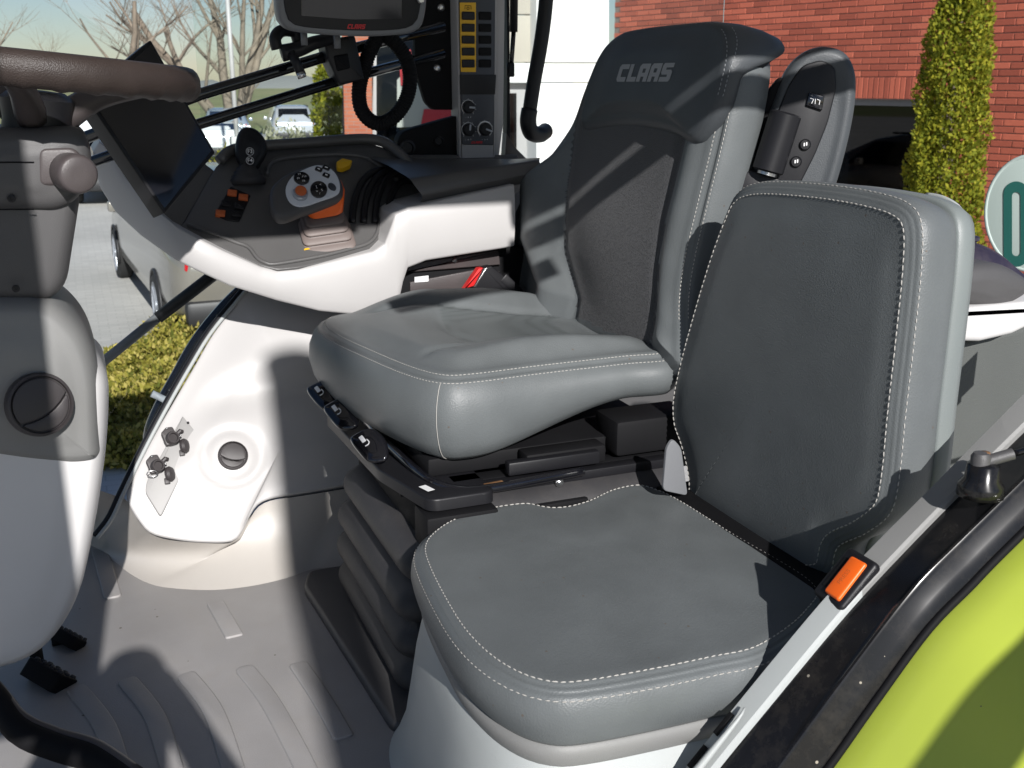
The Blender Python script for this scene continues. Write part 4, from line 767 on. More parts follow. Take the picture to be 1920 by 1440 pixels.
# stalk switch
kf2 = SF.off(.005)
obj('stalk_base', slab(kf2, rnd(CU([(70, 278), (140, 276), (158, 300), (158, 345), (72, 350)]), .014), .03, .006), 'brown_plastic', sc, auto=.6)
ko = SF.p(*CU([(128, 322)])[0]); kax = V((.30, -1, -.02)).normalized()
obj('stalk_knob', join(lathe(ko - kax * .02, kax, [(.022, 0), (.027, .02), (.029, .024), (.0295, .065), (.027, .070), (.024, .072), (.010, .072)], 32)), 'brown_plastic', sc, auto=.6)
sw_ = thing('steering_wheel', 'brown-black leather steering wheel rim seen edge-on at the top left', 'steering wheel', (-.02, 1.88, .98))
wc = V((-.034, 1.86, 1.090)); wn = V((.10, -.012, 1)).normalized(); wu = V((1, 0, -.10)).normalized(); wv = wn.cross(wu)
rim_ = []
RW = .222
vs, fs = [], []; NA, NB = 120, 16
for i in range(NA):
    a = 2 * math.pi * i / NA; rd = wu * math.cos(a) + wv * math.sin(a)
    for j in range(NB):
        b = 2 * math.pi * j / NB; rr_ = .0205 + (.0022 * max(0, math.sin(i * 2 * math.pi / 4)) if math.sin(b) < -.35 else 0)
        vs.append(wc + rd * (RW + rr_ * math.cos(b)) + wn * (rr_ * 1.25 * math.sin(b)))
for i in range(NA):
    for j in range(NB): fs.append((i * NB + j, (i + 1) % NA * NB + j, (i + 1) % NA * NB + (j + 1) % NB, i * NB + (j + 1) % NB))
obj('rim', (vs, fs), 'wheel_leather', sw_)
for a in (20, 140, 260):
    d_ = wu * math.cos(R(a)) + wv * math.sin(R(a)); obj('spoke', tube([wc + d_ * .215 - wn * .006, wc + d_ * .15 - wn * .018, wc + d_ * .09 - wn * .036, wc + d_ * .04 - wn * .07], lambda t: .012 + .012 * t, 10, sm=14), 'brown_plastic', sw_)
obj('hub', lathe(wc - wn * .115, wn, [(.052, -.03), (.054, .0), (.05, .04), (.052, .055), (.055, .07), (.04, .082), (.01, .084)], 30), 'black_plastic', sw_, auto=.8)
# pedals
for u, v, yy, s_ in ((105, 1255, 1.95, 1), (138, 1190, 2.08, .7)):
    pd = thing('pedal', 'black studded pedal pad %s' % ('lower of the two beside the pale column' if s_ == 1 else 'peeking out from behind the pale column, upper of the two'), 'pedal', W(u, v, y=yy))
    f = Fr(W(u, v, y=yy), (.55, -.75, -.1), (-.75, -.3, .75))
    if f.n.z < 0: f = Fr(f.o, f.u, -f.v)
    obj('pad', slab(f, rnd(rect(-.05 * s_, -.028 * s_, .04 * s_, .028 * s_), .01), .035 * s_, .004), 'black_matt', pd, auto=.6)
    for i in range(4):
        for j in range(3): obj('stud', lathe(f.p((-.036 + i * .022) * s_, (-.017 + j * .017) * s_, 0), f.n, [(.006 * s_, -.001), (.005 * s_, .004), (.003 * s_, .005)], 8), 'rubber', pd)
    obj('arm', tube([f.p(-.02, 0, -.03), f.p(-.15, .02, .06)], .012, 10), 'black_matt', pd)
pe = thing('foot_rail', 'black curved rubber edged rail at the bottom left corner of the floor', 'rail', W(80, 1400, z=.02))
obj('rail', tube([W(u, v, z=z_) for u, v, z_ in [(-60, 1250, .12), (0, 1320, .09), (40, 1372, .07), (110, 1402, .05), (185, 1425, .04), (260, 1475, .04)]], .022, 12, sm=30), 'black_matt', pe)
obj('rail_edge', tube([W(u, v, z=z_) + V((0, .0, .014)) for u, v, z_ in [(-60, 1238, .12), (0, 1306, .09), (44, 1360, .07), (110, 1390, .05), (185, 1413, .04), (260, 1463, .04)]], .010, 10, sm=30), 'brown_plastic', pe)
# ================================================================== rear box, tray and things behind the instructor seat
rb_ = thing('storage_box', 'grey plastic storage box with white tray behind the small seat', 'storage box', W(1850, 800, y=1.25))
RF = FY(1.25)
obj('body', slab(RF, rnd(RF.t([(1750, 632), (1812, 640), (2000, 590), (2080, 560), (2080, 620), (1900, 800), (1765, 945), (1750, 960)]), [.03, .012, .01, .01, .01, .01, .01, .01]), .25, .012, 4), 'box_grey', rb_, auto=.7)
RT = FY(1.205); obj('tray', slab(RT, rnd(RT.t([(1752, 584), (1990, 560), (1990, 585), (1900, 628), (1840, 642), (1752, 640)]), .004), .2, .010, 4), 'white_trim', rb_, auto=.7)
RL = FY(1.215); obj('latch', cushion(RL, RL.t([(1765, 560), (1800, 570), (1840, 578), (1870, 583), (1905, 570), (1935, 548), (1930, 520), (1890, 498), (1850, 494), (1810, 500), (1770, 508)]), [(.01, -.10), (0, -.09), (0, -.02), (.004, -.006), (.012, 0)], lambda x, y, t: .004 * sst(0, .5, t), N=70, M_=6)[0], 'mid_grey_plastic', rb_)
obj('lid', cushion(FY(1.32), FY(1.32).t([(1760, 560), (1800, 470), (1830, 458), (1862, 462), (1900, 480), (1935, 510), (1990, 560), (1900, 590)]), [(.02, -.12), (0, -.10), (0, -.03), (.01, -.006), (.025, 0)], lambda x, y, t: .004, N=70, M_=4)[0], 'purple_black', rb_)
obj('lid_knob', lathe(W(1816, 462, y=1.36), (0, 0, 1), [(.012, -.02), (.012, .008), (.016, .011), (.016, .016), (.012, .018)], 18), 'purple_black', rb_, auto=.6)
sg = thing('speed_plate', 'round pale plate with dark green digit behind the storage box at the right edge', 'sign', W(1935, 500, x=2.1))
GF = Fr(W(1935, 400, x=2.1), (.45, -.9, 0), (0, 0, 1))
mat('disc_pale', (.42, .50, .47), .5); mat('disc_green', (.015, .10, .085), .5)
obj('disc', slab(GF, GF.t([(1936 + 89 * math.cos(R(a)), 400 - 109 * math.sin(R(a))) for a in range(0, 360, 8)]), .006, .001), 'disc_pale', sg, auto=.5)
obj('edge', tube([GF.p(*GF.t([(1936 + 88 * math.cos(R(a)), 400 - 108 * math.sin(R(a)))])[0], -.003) for a in range(0, 360, 8)], .005, 8, closed=True), 'disc_pale', sg)
zo = [(1906 + 24 * math.cos(R(a)), (364 if math.sin(R(a)) > 0 else 476) - 24 * math.sin(R(a))) for a in range(0, 360, 10)]; zi = [(1906 + 8 * math.cos(R(a)), (368 if math.sin(R(a)) > 0 else 472) - 8 * math.sin(R(a))) for a in range(0, 360, 10)]
A_ = [GF.p(*q, .002) for q in GF.t(zo)]; B_ = [GF.p(*q, .002) for q in GF.t(zi)]; n = len(A_)
obj('digit', (A_ + B_, [(i, (i + 1) % n, n + (i + 1) % n, n + i) for i in range(n)]), 'disc_green', sg, smooth=False)
# ================================================================== outside
GZ = -1.45
def tex_mat(name, fn, rough=.8):
    m = bpy.data.materials.new(name); m.use_nodes = True; n = m.node_tree.nodes; l = m.node_tree.links; b = n['Principled BSDF']; b.inputs['Roughness'].default_value = rough; tc = n.new('ShaderNodeTexCoord'); fn(n, l, b, tc); M[name] = m
def ramp(n, l, src, cols):
    r = n.new('ShaderNodeValToRGB'); e = r.color_ramp.elements
    while len(e) < len(cols): e.new(.5)
    for i, (p, c) in enumerate(cols): e[i].position = p; e[i].color = (*c, 1)
    l.new(src, r.inputs[0]); return r.outputs[0]
def f_pave(n, l, b, tc):
    br = n.new('ShaderNodeTexBrick'); br.inputs['Scale'].default_value = 1; br.inputs['Brick Width'].default_value = .2; br.inputs['Row Height'].default_value = .1; br.inputs['Mortar Size'].default_value = .004
    br.inputs['Color1'].default_value = (.56, .545, .51, 1); br.inputs['Color2'].default_value = (.50, .49, .46, 1); br.inputs['Mortar'].default_value = (.42, .41, .38, 1); l.new(tc.outputs['Object'], br.inputs['Vector'])
    no = n.new('ShaderNodeTexNoise'); no.inputs['Scale'].default_value = .35; no.inputs['Detail'].default_value = 6; l.new(tc.outputs['Object'], no.inputs['Vector'])
    mx = n.new('ShaderNodeMix'); mx.data_type = 'RGBA'; mx.blend_type = 'MULTIPLY'; mx.inputs['Factor'].default_value = 1; l.new(br.outputs['Color'], mx.inputs['A']); l.new(ramp(n, l, no.outputs['Fac'], [(.3, (.8, .8, .8)), (.7, (1.1, 1.1, 1.1))]), mx.inputs['B']); l.new(mx.outputs['Result'], b.inputs['Base Color'])
tex_mat('paving', f_pave)
def f_field(n, l, b, tc):
    no = n.new('ShaderNodeTexNoise'); no.inputs['Scale'].default_value = .02; no.inputs['Detail'].default_value = 8; mp = n.new('ShaderNodeMapping'); mp.inputs['Scale'].default_value = (1, 4, 1); l.new(tc.outputs['Object'], mp.inputs[0]); l.new(mp.outputs[0], no.inputs['Vector'])
    l.new(ramp(n, l, no.outputs['Fac'], [(.3, (.10, .16, .04)), (.5, (.26, .25, .12)), (.7, (.20, .26, .09))]), b.inputs['Base Color'])
tex_mat('field', f_field, .95)
def leafmat(name, c1, c2, c3):
    def fn(n, l, b, tc):
        oi = n.new('ShaderNodeNewGeometry'); l.new(ramp(n, l, oi.outputs['Random Per Island'], [(0, c1), (.5, c2), (1, c3)]), b.inputs['Base Color']); b.inputs['Specular IOR Level'].default_value = .2
        tr = n.new('ShaderNodeBsdfTranslucent'); l.new(b.inputs['Base Color'].links[0].from_socket, tr.inputs[0]); ad = n.new('ShaderNodeMixShader'); ad.inputs[0].default_value = .35; l.new(b.outputs[0], ad.inputs[1]); l.new(tr.outputs[0], ad.inputs[2]); l.new(ad.outputs[0], n['Material Output'].inputs[0])
    tex_mat(name, fn, .7)
leafmat('thuja_leaf', (.10, .13, .012), (.22, .24, .02), (.36, .34, .03)); leafmat('juniper_leaf', (.10, .12, .02), (.34, .30, .05), (.55, .46, .14)); leafmat('pale_leaf', (.16, .18, .10), (.36, .37, .25), (.55, .55, .42))
mat('bark', (.20, .165, .125), .9, var=.3, vscale=3); mat('asphalt_dark', (.05, .05, .055), .9)
gnd = obj('paving', ([(-60, -20, GZ), (60, -20, GZ), (60, 58, GZ), (-60, 58, GZ)], [(0, 1, 2, 3)]), 'paving', smooth=False); gnd['kind'] = 'structure'; gnd.name = 'pavement'
fd = obj('field', ([(-900, -200, GZ - .05), (900, -200, GZ - .05), (900, 1500, GZ - .05), (-900, 1500, GZ - .05)], [(0, 1, 2, 3)]), 'field', smooth=False); fd['kind'] = 'structure'
vg = obj('grass_verge', sheet([[V((x, 58, GZ + .01)) for x in range(-60, 61, 10)], [V((x, 62, GZ + .25)) for x in range(-60, 61, 10)], [V((x, 80, GZ + .3)) for x in range(-60, 61, 10)], [V((x, 110, GZ - .04)) for x in range(-60, 61, 10)]]), 'field'); vg['kind'] = 'structure'
rows = [[], [], []]
for i in range(121):
    x = -450 + i * 9; hgt = 3.5 + 2.5 * math.sin(i * .9) * math.sin(i * .37 + 1) + random.uniform(-1, 1); rows[0].append(V((x, 520, GZ - 1))); rows[1].append(V((x + random.uniform(-3, 3), 522, GZ + max(1, hgt)))); rows[2].append(V((x, 545, GZ - 1)))
mat('far_wood', (.16, .17, .17), .95)
fw = obj('distant_wood', sheet(rows), 'far_wood'); fw['label'] = 'low grey line of distant trees on the horizon'; fw['category'] = 'wood'; fw['kind'] = 'stuff'
# ---- foliage
def leaves(pts, size, flat=.0):
    vs, fs = [], []
    for p, nrm in pts:
        s = size * random.uniform(.6, 1.3); t = V((random.gauss(0, .6), random.gauss(0, .6), random.gauss(.5, .7))) + nrm * .5; t.normalize(); q = t.cross(V((random.gauss(0, 1), random.gauss(0, 1), random.gauss(0, 1)))).normalized(); k = len(vs)
        vs += [p - t * s * .5, p + q * s * .3, p + t * s * .6, p - q * s * .3]; fs.append((k, k + 1, k + 2, k + 3))
    return vs, fs
def thuja(base, h, r_, n, size, label, group='clipped conifers beside the building'):
    t = thing('thuja_tree', label, 'tree', base, group); pts = []
    for i in range(n):
        z = random.random() ** 1.05; a = random.uniform(0, 2 * math.pi); lump = 1 + .10 * math.sin(a * 5 + z * 23) + .08 * math.sin(a * 3 - z * 41); rr_ = r_ * (1 - .05 * z) * (min(1, (1 - z) * 4.0) ** .6) * lump * (1.12 - .42 * z) * (random.random() ** .22 if random.random() < .85 else random.random())
        d_ = V((math.cos(a), math.sin(a), .1)); pts.append((V(base) + V((math.cos(a) * rr_, math.sin(a) * rr_, .05 + z * h)), d_))
    c = obj('crown', leaves(pts, size), 'thuja_leaf', t, smooth=False); c['kind'] = 'stuff'
    obj('trunk', tube([V(base), V(base) + V((0, 0, h * .85))], lambda k: r_ * .12 * (1 - .8 * k), 8), 'bark', t)
def at_depth(u, d, z): r_ = ray(u, 155); r_ = r_ / math.hypot(r_.x, r_.y) if False else r_; k = d; return V((r_.x * k, r_.y * k, z))
thuja(at_depth(1790, 10.6, GZ), 3.9, .40, 30000, .048, 'tall yellow-green conifer against the red brick wall at the right')
thuja(at_depth(614, 27, GZ), 3.35, .46, 5000, .11, 'slim yellow-green conifer left of the far brick pillar')
thuja(at_depth(716, 24, GZ), 3.1, .36, 2600, .11, 'darker slim conifer seen through the cable loop')
def shrub(base, rx, ry, h, n, size, m_, label, name='shrub', group=None):
    t = thing(name, label, 'shrub', base, group); pts = []
    for i in range(n):
        a = random.uniform(0, 2 * math.pi); e = math.asin(random.random()); k = random.random() ** .45 * (1.08 + .22 * math.sin(a * 4 + e * 5)); d_ = V((math.cos(a) * math.cos(e), math.sin(a) * math.cos(e), math.sin(e))); pts.append((V(base) + V((d_.x * rx * k, d_.y * ry * k, max(.02, d_.z * h * k))), d_))
    c = obj('foliage', leaves(pts, size), m_, t, smooth=False); c['kind'] = 'stuff'
    for j in range(4):
        a = j * 1.6; obj('stem', tube([V(base), V(base) + V((math.cos(a) * rx * .5, math.sin(a) * ry * .5, h * .6))], .012, 5), 'bark', t)
for u, v, rx, ry, h, lb in ((345, 668, .42, .6, .34, 'golden spreading juniper just left of the beige car tail'), (300, 700, .45, .5, .26, 'yellow-green spreading juniper crossed by the wiper arm'), (250, 690, .36, .45, .17, 'small low juniper at the back left of the bed'), (330, 760, .5, .45, .30, 'dark-centred juniper behind the handrail'), (255, 770, .5, .42, .22, 'yellow-tipped juniper in the middle of the low bed'), (205, 800, .42, .45, .20, 'low juniper beside the pale column'), (230, 850, .55, .35, .16, 'flat juniper at the front edge of the bed')):
    shrub(W(u, v, z=GZ), rx, ry, h, 5200, .048, 'juniper_leaf', lb, 'juniper_shrub', 'spreading junipers below the window')
shrub(at_depth(528, 26, GZ), 1.0, 1.0, 1.32, 5000, .11, 'pale_leaf', 'round pale variegated bush in front of the silver car')
shrub(at_depth(425, 22, GZ), .55, .55, 1.05, 2500, .10, 'juniper_leaf', 'small yellow-green bush behind the black lever')
# ---- bare trees
def bare_tree(label, base, stems, seed):
    rn = random.Random(seed); t = thing('bare_tree', label, 'tree', base, 'leafless trees beyond the car park'); tr, cr_ = [], []
    def grow(p, d, L, r_, lev, out):
        n = 5; P = [p]; q = p.copy(); dd_ = d.copy()
        for i in range(n):
            dd_ = (dd_ + V((rn.gauss(0, .10), rn.gauss(0, .10), rn.gauss(.02, .08)))).normalized(); q = q + dd_ * L / n; P.append(q.copy())
        out.append(tube(P, lambda k: r_ * (1 - .6 * k), 6 if lev < 2 else 4, cap=False))
        if lev >= 4 or r_ < .008: return
        for j in range(rn.randint(3, 5) if lev < 3 else 3):
            k = rn.uniform(.35, 1); i = min(n, int(k * n)); a = rn.uniform(0, 6.28); ax = V((math.cos(a), math.sin(a), rn.uniform(-.1, .5))); nd = (dd_ * .75 + ax * .8).normalized(); grow(P[i], nd, L * rn.uniform(.5, .75), r_ * (1 - .6 * k) * .55, lev + 1, cr_)
    for dx, L, r_, lean in stems:
        grow(V(base), V((lean, rn.uniform(-.15, .15), 1)).normalized(), L, r_, 0, tr)
    obj('trunk', join(*tr), 'bark', t); c = obj('branches', join(*cr_), 'bark', t); c['kind'] = 'stuff'
bare_tree('leafless tree with a single pale trunk behind the touch screen', at_depth(268, 40, GZ), [(0, 5.5, .19, .02)], 3)
bare_tree('large leafless many-stemmed tree behind the white pole', at_depth(437, 44, GZ), [(0, 6.5, .26, -.42), (0, 7, .24, -.16), (0, 7, .22, .12), (0, 7, .22, .32), (0, 6, .18, .02), (0, 5.5, .2, -.7)], 11)
bare_tree('thin leafless tree far off at the top left', at_depth(110, 120, GZ), [(0, 7, .12, .03), (0, 6, .1, -.1)], 5)
bare_tree('leafless crown reaching in at the top left corner', at_depth(-60, 46, GZ), [(0, 6, .18, .1)], 8)
# ---- flagpole
fpz = thing('flag_pole', 'white flag pole on a white base among the parked cars', 'pole', at_depth(437, 26, GZ)); pb = WL[fpz.name]
obj('pole', tube([pb, pb + V((0, 0, 6))], .055, 12), 'white_plastic', fpz); obj('base', box((pb.x - .16, pb.y - .16, GZ), (pb.x + .16, pb.y + .16, GZ + 1.25), .02), 'white_plastic', fpz, auto=.5)
# ---- cars
def car_paint(name, c): mat(name, c, .22, metal=.35, coat=.8)
car_paint('beige_paint', (.24, .225, .195)); car_paint('silver_paint', (.55, .58, .62)); car_paint('blue_silver_paint', (.33, .40, .48)); mat('car_white', (.78, .79, .8), .2, coat=.8)
mat('tail_red', (.45, .01, .015), .2, coat=.5); mat('tyre', (.018, .018, .018), .8); mat('car_trim', (.02, .02, .022), .5)
def car(label, pos, ang, paint, L=4.4, Wd=1.82, H=1.62, group='cars in the car park', detail=True):
    """hatchback / estate built from cross sections; local x runs from the tail (0) to the nose (L)"""
    t = thing('parked_car', label, 'car', pos, group); ca, sa = math.cos(ang), math.sin(ang); o = V(pos)
    T = lambda x, y, z: o + V((x * ca - y * sa, x * sa + y * ca, z))
    k = L / 4.4
    # station: x, belt height, roof height, half width low, half width roof, bottom
    st = [(.0, .92, .95, .74, .70, .42), (.06, .98, 1.02, .84, .72, .36), (.22, 1.0, 1.18, .89, .70, .30), (.55, 1.0, 1.50, .91, .66, .26), (.95, .99, 1.60, .91, .66, .24), (1.6, .98, 1.62, .91, .67, .24), (2.2, .97, 1.60, .91, .66, .24), (2.7, .96, 1.46, .91, .63, .24), (3.1, .95, 1.20, .91, .62, .24), (3.45, .93, .97, .90, .62, .25), (3.9, .86, .89, .88, .60, .27), (4.25, .76, .80, .80, .55, .30), (4.4, .62, .66, .62, .45, .36)]
    rings = []
    for x, zb, zr, wb, wr, z0 in st:
        wb *= Wd / 1.82; wr *= Wd / 1.82; zr = zr if zr < 1.1 else 1.1 + (zr - 1.1) * (H - 1.1) / .52
        half = [(wb * .80, z0), (wb * .97, z0 + .10), (wb, z0 + .28), (wb * .995, zb - .10), (wb * .96, zb), (wr + (wb - wr) * .18, zb + (zr - zb) * .72), (wr, zr - .03 if zr > zb + .1 else zr - .01), (wr * .6, zr + .01)]
        rings.append([T(x * k, y, z) for y, z in half] + [T(x * k, -y, z) for y, z in reversed(half)])
    n = len(rings[0]); vs = [v for r_ in rings for v in r_]; fs = [(i * n + j, i * n + (j + 1) % n, (i + 1) * n + (j + 1) % n, (i + 1) * n + j) for i in range(len(rings) - 1) for j in range(n)] + [tuple(range(n)), tuple(range((len(rings) - 1) * n, len(rings) * n))]
    body = obj('body', (vs, fs), paint, t, auto=.9)
    def quad(name, pts, m_, par=None): return obj(name, (pts, [tuple(range(len(pts)))]), m_, par or t, smooth=False)
    hh = (H - 1.1) / .52; z_ = lambda z: 1.1 + (z - 1.1) * hh if z > 1.1 else z; w_ = Wd / 1.82
    quad('rear_window', [T(.155 * k, -.62 * w_, z_(1.10)), T(.155 * k, .62 * w_, z_(1.10)), T(.50 * k, .58 * w_, z_(1.50)), T(.50 * k, -.58 * w_, z_(1.50))], 'car_glass')
    for s in (1, -1):
        for x0, x1, x2, x3 in ((.62, 1.30, 1.30, .80), (1.36, 2.15, 2.10, 1.36), (2.21, 2.95, 2.60, 2.17)):
            yb, yt = s * .895 * w_, s * .745 * w_
            quad('side_window', [T(x0 * k, yb, 1.02), T(x1 * k, yb, 1.01), T(x2 * k, yt + s * .012, z_(1.44)), T(x3 * k, yt + s * .012, z_(1.44))], 'car_glass')
        lamp = obj('tail_lamp', slab(Fr(T(-.012 + .03, s * .62 * w_, .90), (T(0, 1, 0) - o) * -1 if True else 0, (0, 0, 1)), rnd([(-.16, -.06), (.16, -.09), (.17, .07), (-.14, .06)], .03), .08, .01), 'tail_red', t, auto=.6)
        obj('mirror', box((2.75 * k - .08, s * .98 * w_ - .08, 1.0), (2.75 * k + .05, s * .98 * w_ + .08, 1.13), .03, Fr(o, (ca, sa, 0), (-sa, ca, 0))), paint, t, auto=.6)
        for wx in (.80, 3.52):
            c_ = T(wx * k, s * .83 * w_, .335); ax = (T(0, s, 0) - o)
            wh = obj('wheel', lathe(c_ - ax * .10, ax, [(.20, 0), (.30, .0), (.335, .03), (.338, .10), (.335, .17), (.30, .20), (.245, .205), (.235, .18), (.05, .165)], 36), 'tyre', t, auto=.7)
            if detail:
                fr_ = Fr(c_ + ax * .085, (ca, sa, 0), (0, 0, 1)); fr_ = fr_ if fr_.n.dot(ax) > 0 else Fr(fr_.o, -fr_.u, fr_.v)
                sp_ = [slab(Fr(fr_.p(0, 0, .015), fr_.u * math.cos(R(a)) + fr_.v * math.sin(R(a)), fr_.v * math.cos(R(a)) - fr_.u * math.sin(R(a))), [(.03, -.02), (.235, -.032), (.235, .032), (.03, .02)], .02, .004) for a in range(0, 360, 72)]
                obj('rim', join(lathe(c_ + ax * .07, ax, [(.245, .0), (.25, .03), (.235, .034), (.228, .02)], 36), lathe(c_ + ax * .08, ax, [(.06, 0), (.06, .025), (.03, .03)], 18), *sp_), 'silver', wh, auto=.6)
            ar = [T(wx * k + .365 * math.cos(R(a)), s * (.915 * w_), .335 + .365 * math.sin(R(a))) for a in range(-12, 193, 12)]
            obj('wheel_arch', tube(ar, .016, 6), 'car_trim', t)
    obj('bumper', box((-.05, -.80 * w_, .32), (.10, .80 * w_, .56), .05, Fr(o, (ca, sa, 0), (-sa, ca, 0))), 'car_trim', t, auto=.6)
    quad('number_plate', [T(-.035, -.26, .66), T(-.035, .26, .66), T(.0, .26, .78), T(.0, -.26, .78)], 'mark_white')
    obj('roof_rail', tube([T(.7 * k, .64 * w_, z_(1.60)), T(2.4 * k, .64 * w_, z_(1.60))], .02, 6), 'car_trim', t); obj('roof_rail', tube([T(.7 * k, -.64 * w_, z_(1.60)), T(2.4 * k, -.64 * w_, z_(1.60))], .02, 6), 'car_trim', t)
    return t
fwp, rwp = W(238, 526, z=GZ), W(322, 642, z=GZ); dv = (fwp - rwp); ang = math.atan2(dv.y, dv.x); dn_ = dv.normalized(); rt_ = V((dn_.y, -dn_.x, 0))
car('beige car parked close by, only its wheels and flank showing below the console', rwp - dn_ * .85 + rt_ * .84, ang, 'beige_paint', L=dv.length / 2.72 * 4.4)
for u, d, a, pt, lb, H_ in ((548, 43, 84, 'silver_paint', 'silver estate car parked left of the slim conifer', 1.62), (418, 41, 82, 'blue_silver_paint', 'blue-grey car with red tail lamps behind the white pole', 1.55), (395, 33, 80, 'car_white', 'low white car with a red lamp just right of the touch screen', 1.32), (172, 42, 66, 'car_white', 'white hatchback below the steering wheel rim', 1.5), (130, 47, 70, 'silver_paint', 'grey car half hidden behind the steering wheel spoke', 1.5)):
    car(lb, at_depth(u, d, GZ), R(a), pt, H=H_)
car('dark beige car tail seen at the left of the beige car', at_depth(196, 22, GZ), R(84), 'beige_paint', H=1.45)
# ---- brick wall and showroom entrance
BW = Fr((8.1, 15.7, GZ), (.232, -.973, 0), (0, 0, 1))
def f_brick(n, l, b, tc):
    oi = n.new('ShaderNodeNewGeometry'); c = ramp(n, l, oi.outputs['Random Per Island'], [(0, (.26, .055, .036)), (.4, (.39, .088, .05)), (1, (.46, .13, .075))]); ob_ = n.new('ShaderNodeObjectInfo'); mx = n.new('ShaderNodeMix'); mx.data_type = 'RGBA'; mx.blend_type = 'MULTIPLY'; mx.inputs['Factor'].default_value = 1
    no = n.new('ShaderNodeTexNoise'); no.inputs['Scale'].default_value = 40; l.new(tc.outputs['Object'], no.inputs['Vector']); l.new(c, mx.inputs['A']); l.new(ramp(n, l, ob_.outputs['Random'], [(0, (.72, .68, .68)), (.6, (1.0, 1.0, 1.0)), (1, (1.25, 1.3, 1.3))]), mx.inputs['B']); l.new(mx.outputs['Result'], b.inputs['Base Color'])
    bp = n.new('ShaderNodeBump'); bp.inputs['Strength'].default_value = .3; bp.inputs['Distance'].default_value = .01; l.new(no.outputs['Fac'], bp.inputs['Height']); l.new(bp.outputs[0], b.inputs['Normal'])
tex_mat('brick', f_brick, .8); mat('mortar', (.20, .16, .14), .95, var=.15)
bw = thing('brick_building', 'red brick showroom wall with a dark window behind the seats', 'building', BW.o)
wx0, wz1 = BW.t([(1555, 186)])[0]; wx1, _z0 = BW.t([(1752, 360)])[0]; wz0 = _z0 - .6
LEN, TOP = 10.5, 4.6
parts = [rect(-.0, 0, wx0, TOP), rect(wx1, 0, LEN, TOP), rect(wx0, wz1, wx1, TOP), rect(wx0, 0, wx1, wz0)]
for q in parts: obj('wall', slab(BW.off(-.012), q, .25, .001), 'mortar', bw, smooth=False)
bl_, bh_, jt2 = .25, .0655, .0105
def brick_mesh(l_, h_, d_=.03, r_=.004):
    return [(-l_ / 2, -h_ / 2, -d_), (l_ / 2, -h_ / 2, -d_), (l_ / 2, h_ / 2, -d_), (-l_ / 2, h_ / 2, -d_), (-l_ / 2, -h_ / 2, -r_), (l_ / 2, -h_ / 2, -r_), (l_ / 2, h_ / 2, -r_), (-l_ / 2, h_ / 2, -r_), (-l_ / 2 + r_, -h_ / 2 + r_, 0), (l_ / 2 - r_, -h_ / 2 + r_, 0), (l_ / 2 - r_, h_ / 2 - r_, 0), (-l_ / 2 + r_, h_ / 2 - r_, 0)], [(0, 1, 5, 4), (1, 2, 6, 5), (2, 3, 7, 6), (3, 0, 4, 7), (4, 5, 9, 8), (5, 6, 10, 9), (6, 7, 11, 10), (7, 4, 8, 11), (8, 9, 10, 11)]
def pj(p):
    q = p - _c; w_ = q.dot(_f); return 960 + FPX * q.dot(_r) / w_, 720 + FPX * q.dot(_d) / w_, w_
spots = []
row = 0; zc_ = .04
while zc_ < TOP - .05:
    x = (.13 if row % 2 else 0) + .13
    while x < LEN - .13:
        z = zc_
        if not (wx0 - .12 < x < wx1 + .12 and wz0 < z < wz1 + .30):
            u, v, w_ = pj(BW.p(x, z))
            vis = 1120 < u < 1930 and -12 < v < 350 and not (1715 < u < 1850) and not (1170 < u < 1440 and v > 60) and not (u < 1600 and v > 200) and not (u < 1170 and v > 120) and not (1500 < u < 1600 and v > 120)
            spots.append((0 if vis else 1, w_, x, z, u, v))
        x += bl_ + jt2
    row += 1; zc_ += bh_ + jt2
spots.sort()
base_me = None; rest = []
for i, (nv_, w_, x, z, u, v) in enumerate(spots):
    dpt = random.uniform(-.002, .003)
    if i < 300:
        if base_me is None:
            vs, fs = brick_mesh(bl_, bh_); rotm = lambda p: BW.u * p[0] + BW.v * p[1] + BW.n * p[2]
            base_me = bpy.data.meshes.new('brick'); base_me.from_pydata([tuple(rotm(p)) for p in vs], [], fs); base_me.materials.append(M['brick'])
        o = bpy.data.objects.new('brick', base_me); COL.objects.link(o); o.parent = bw; o.location = BW.p(x, z, dpt) - WL[bw.name]
    elif u > 900 and v > -300: vs, fs = brick_mesh(bl_, bh_); rest.append(([BW.p(x + p[0], z + p[1], dpt + p[2]) for p in vs], fs))
r_o = obj('bricks', join(*rest), 'brick', bw, smooth=False); r_o['kind'] = 'stuff'
x = wx0
while x < wx1 + .1:
    vs, fs = brick_mesh(.0655, .25); dpt = random.uniform(-.002, .003); obj('soldier_brick', ([BW.p(x + p[0], wz1 + .14 + p[1], dpt + p[2]) for p in vs], fs), 'brick', bw, smooth=False); x += .076
obj('window_frame', join(slab(BW.off(-.08), rect(wx0, wz1 - .07, wx1, wz1), .05, .004), slab(BW.off(-.08), rect(wx0, wz0, wx0 + .06, wz1), .05, .004), slab(BW.off(-.08), rect(wx1 - .06, wz0, wx1, wz1), .05, .004)), 'terminal_grey', bw, auto=.5)
for z0_, z1_ in ((wz0, wz1 - .07),): obj('window_pane', slab(BW.off(-.10), rect(wx0 + .06, z0_, wx1 - .06, z1_), .01, .001), 'car_glass', bw, smooth=False)
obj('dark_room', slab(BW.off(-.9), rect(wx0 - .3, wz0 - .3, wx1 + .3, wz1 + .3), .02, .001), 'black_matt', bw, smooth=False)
mat('clad_white', (.76, .76, .75), .5, var=.02, vscale=1); mat('clad_beige', (.42, .385, .33), .6)
ep = thing('entrance_portal', 'white clad entrance of the showroom left of the brick wall', 'building', W(1060, 400, y=15.9))
EF = FY(15.9)
def epx(pts): return EF.t(pts)
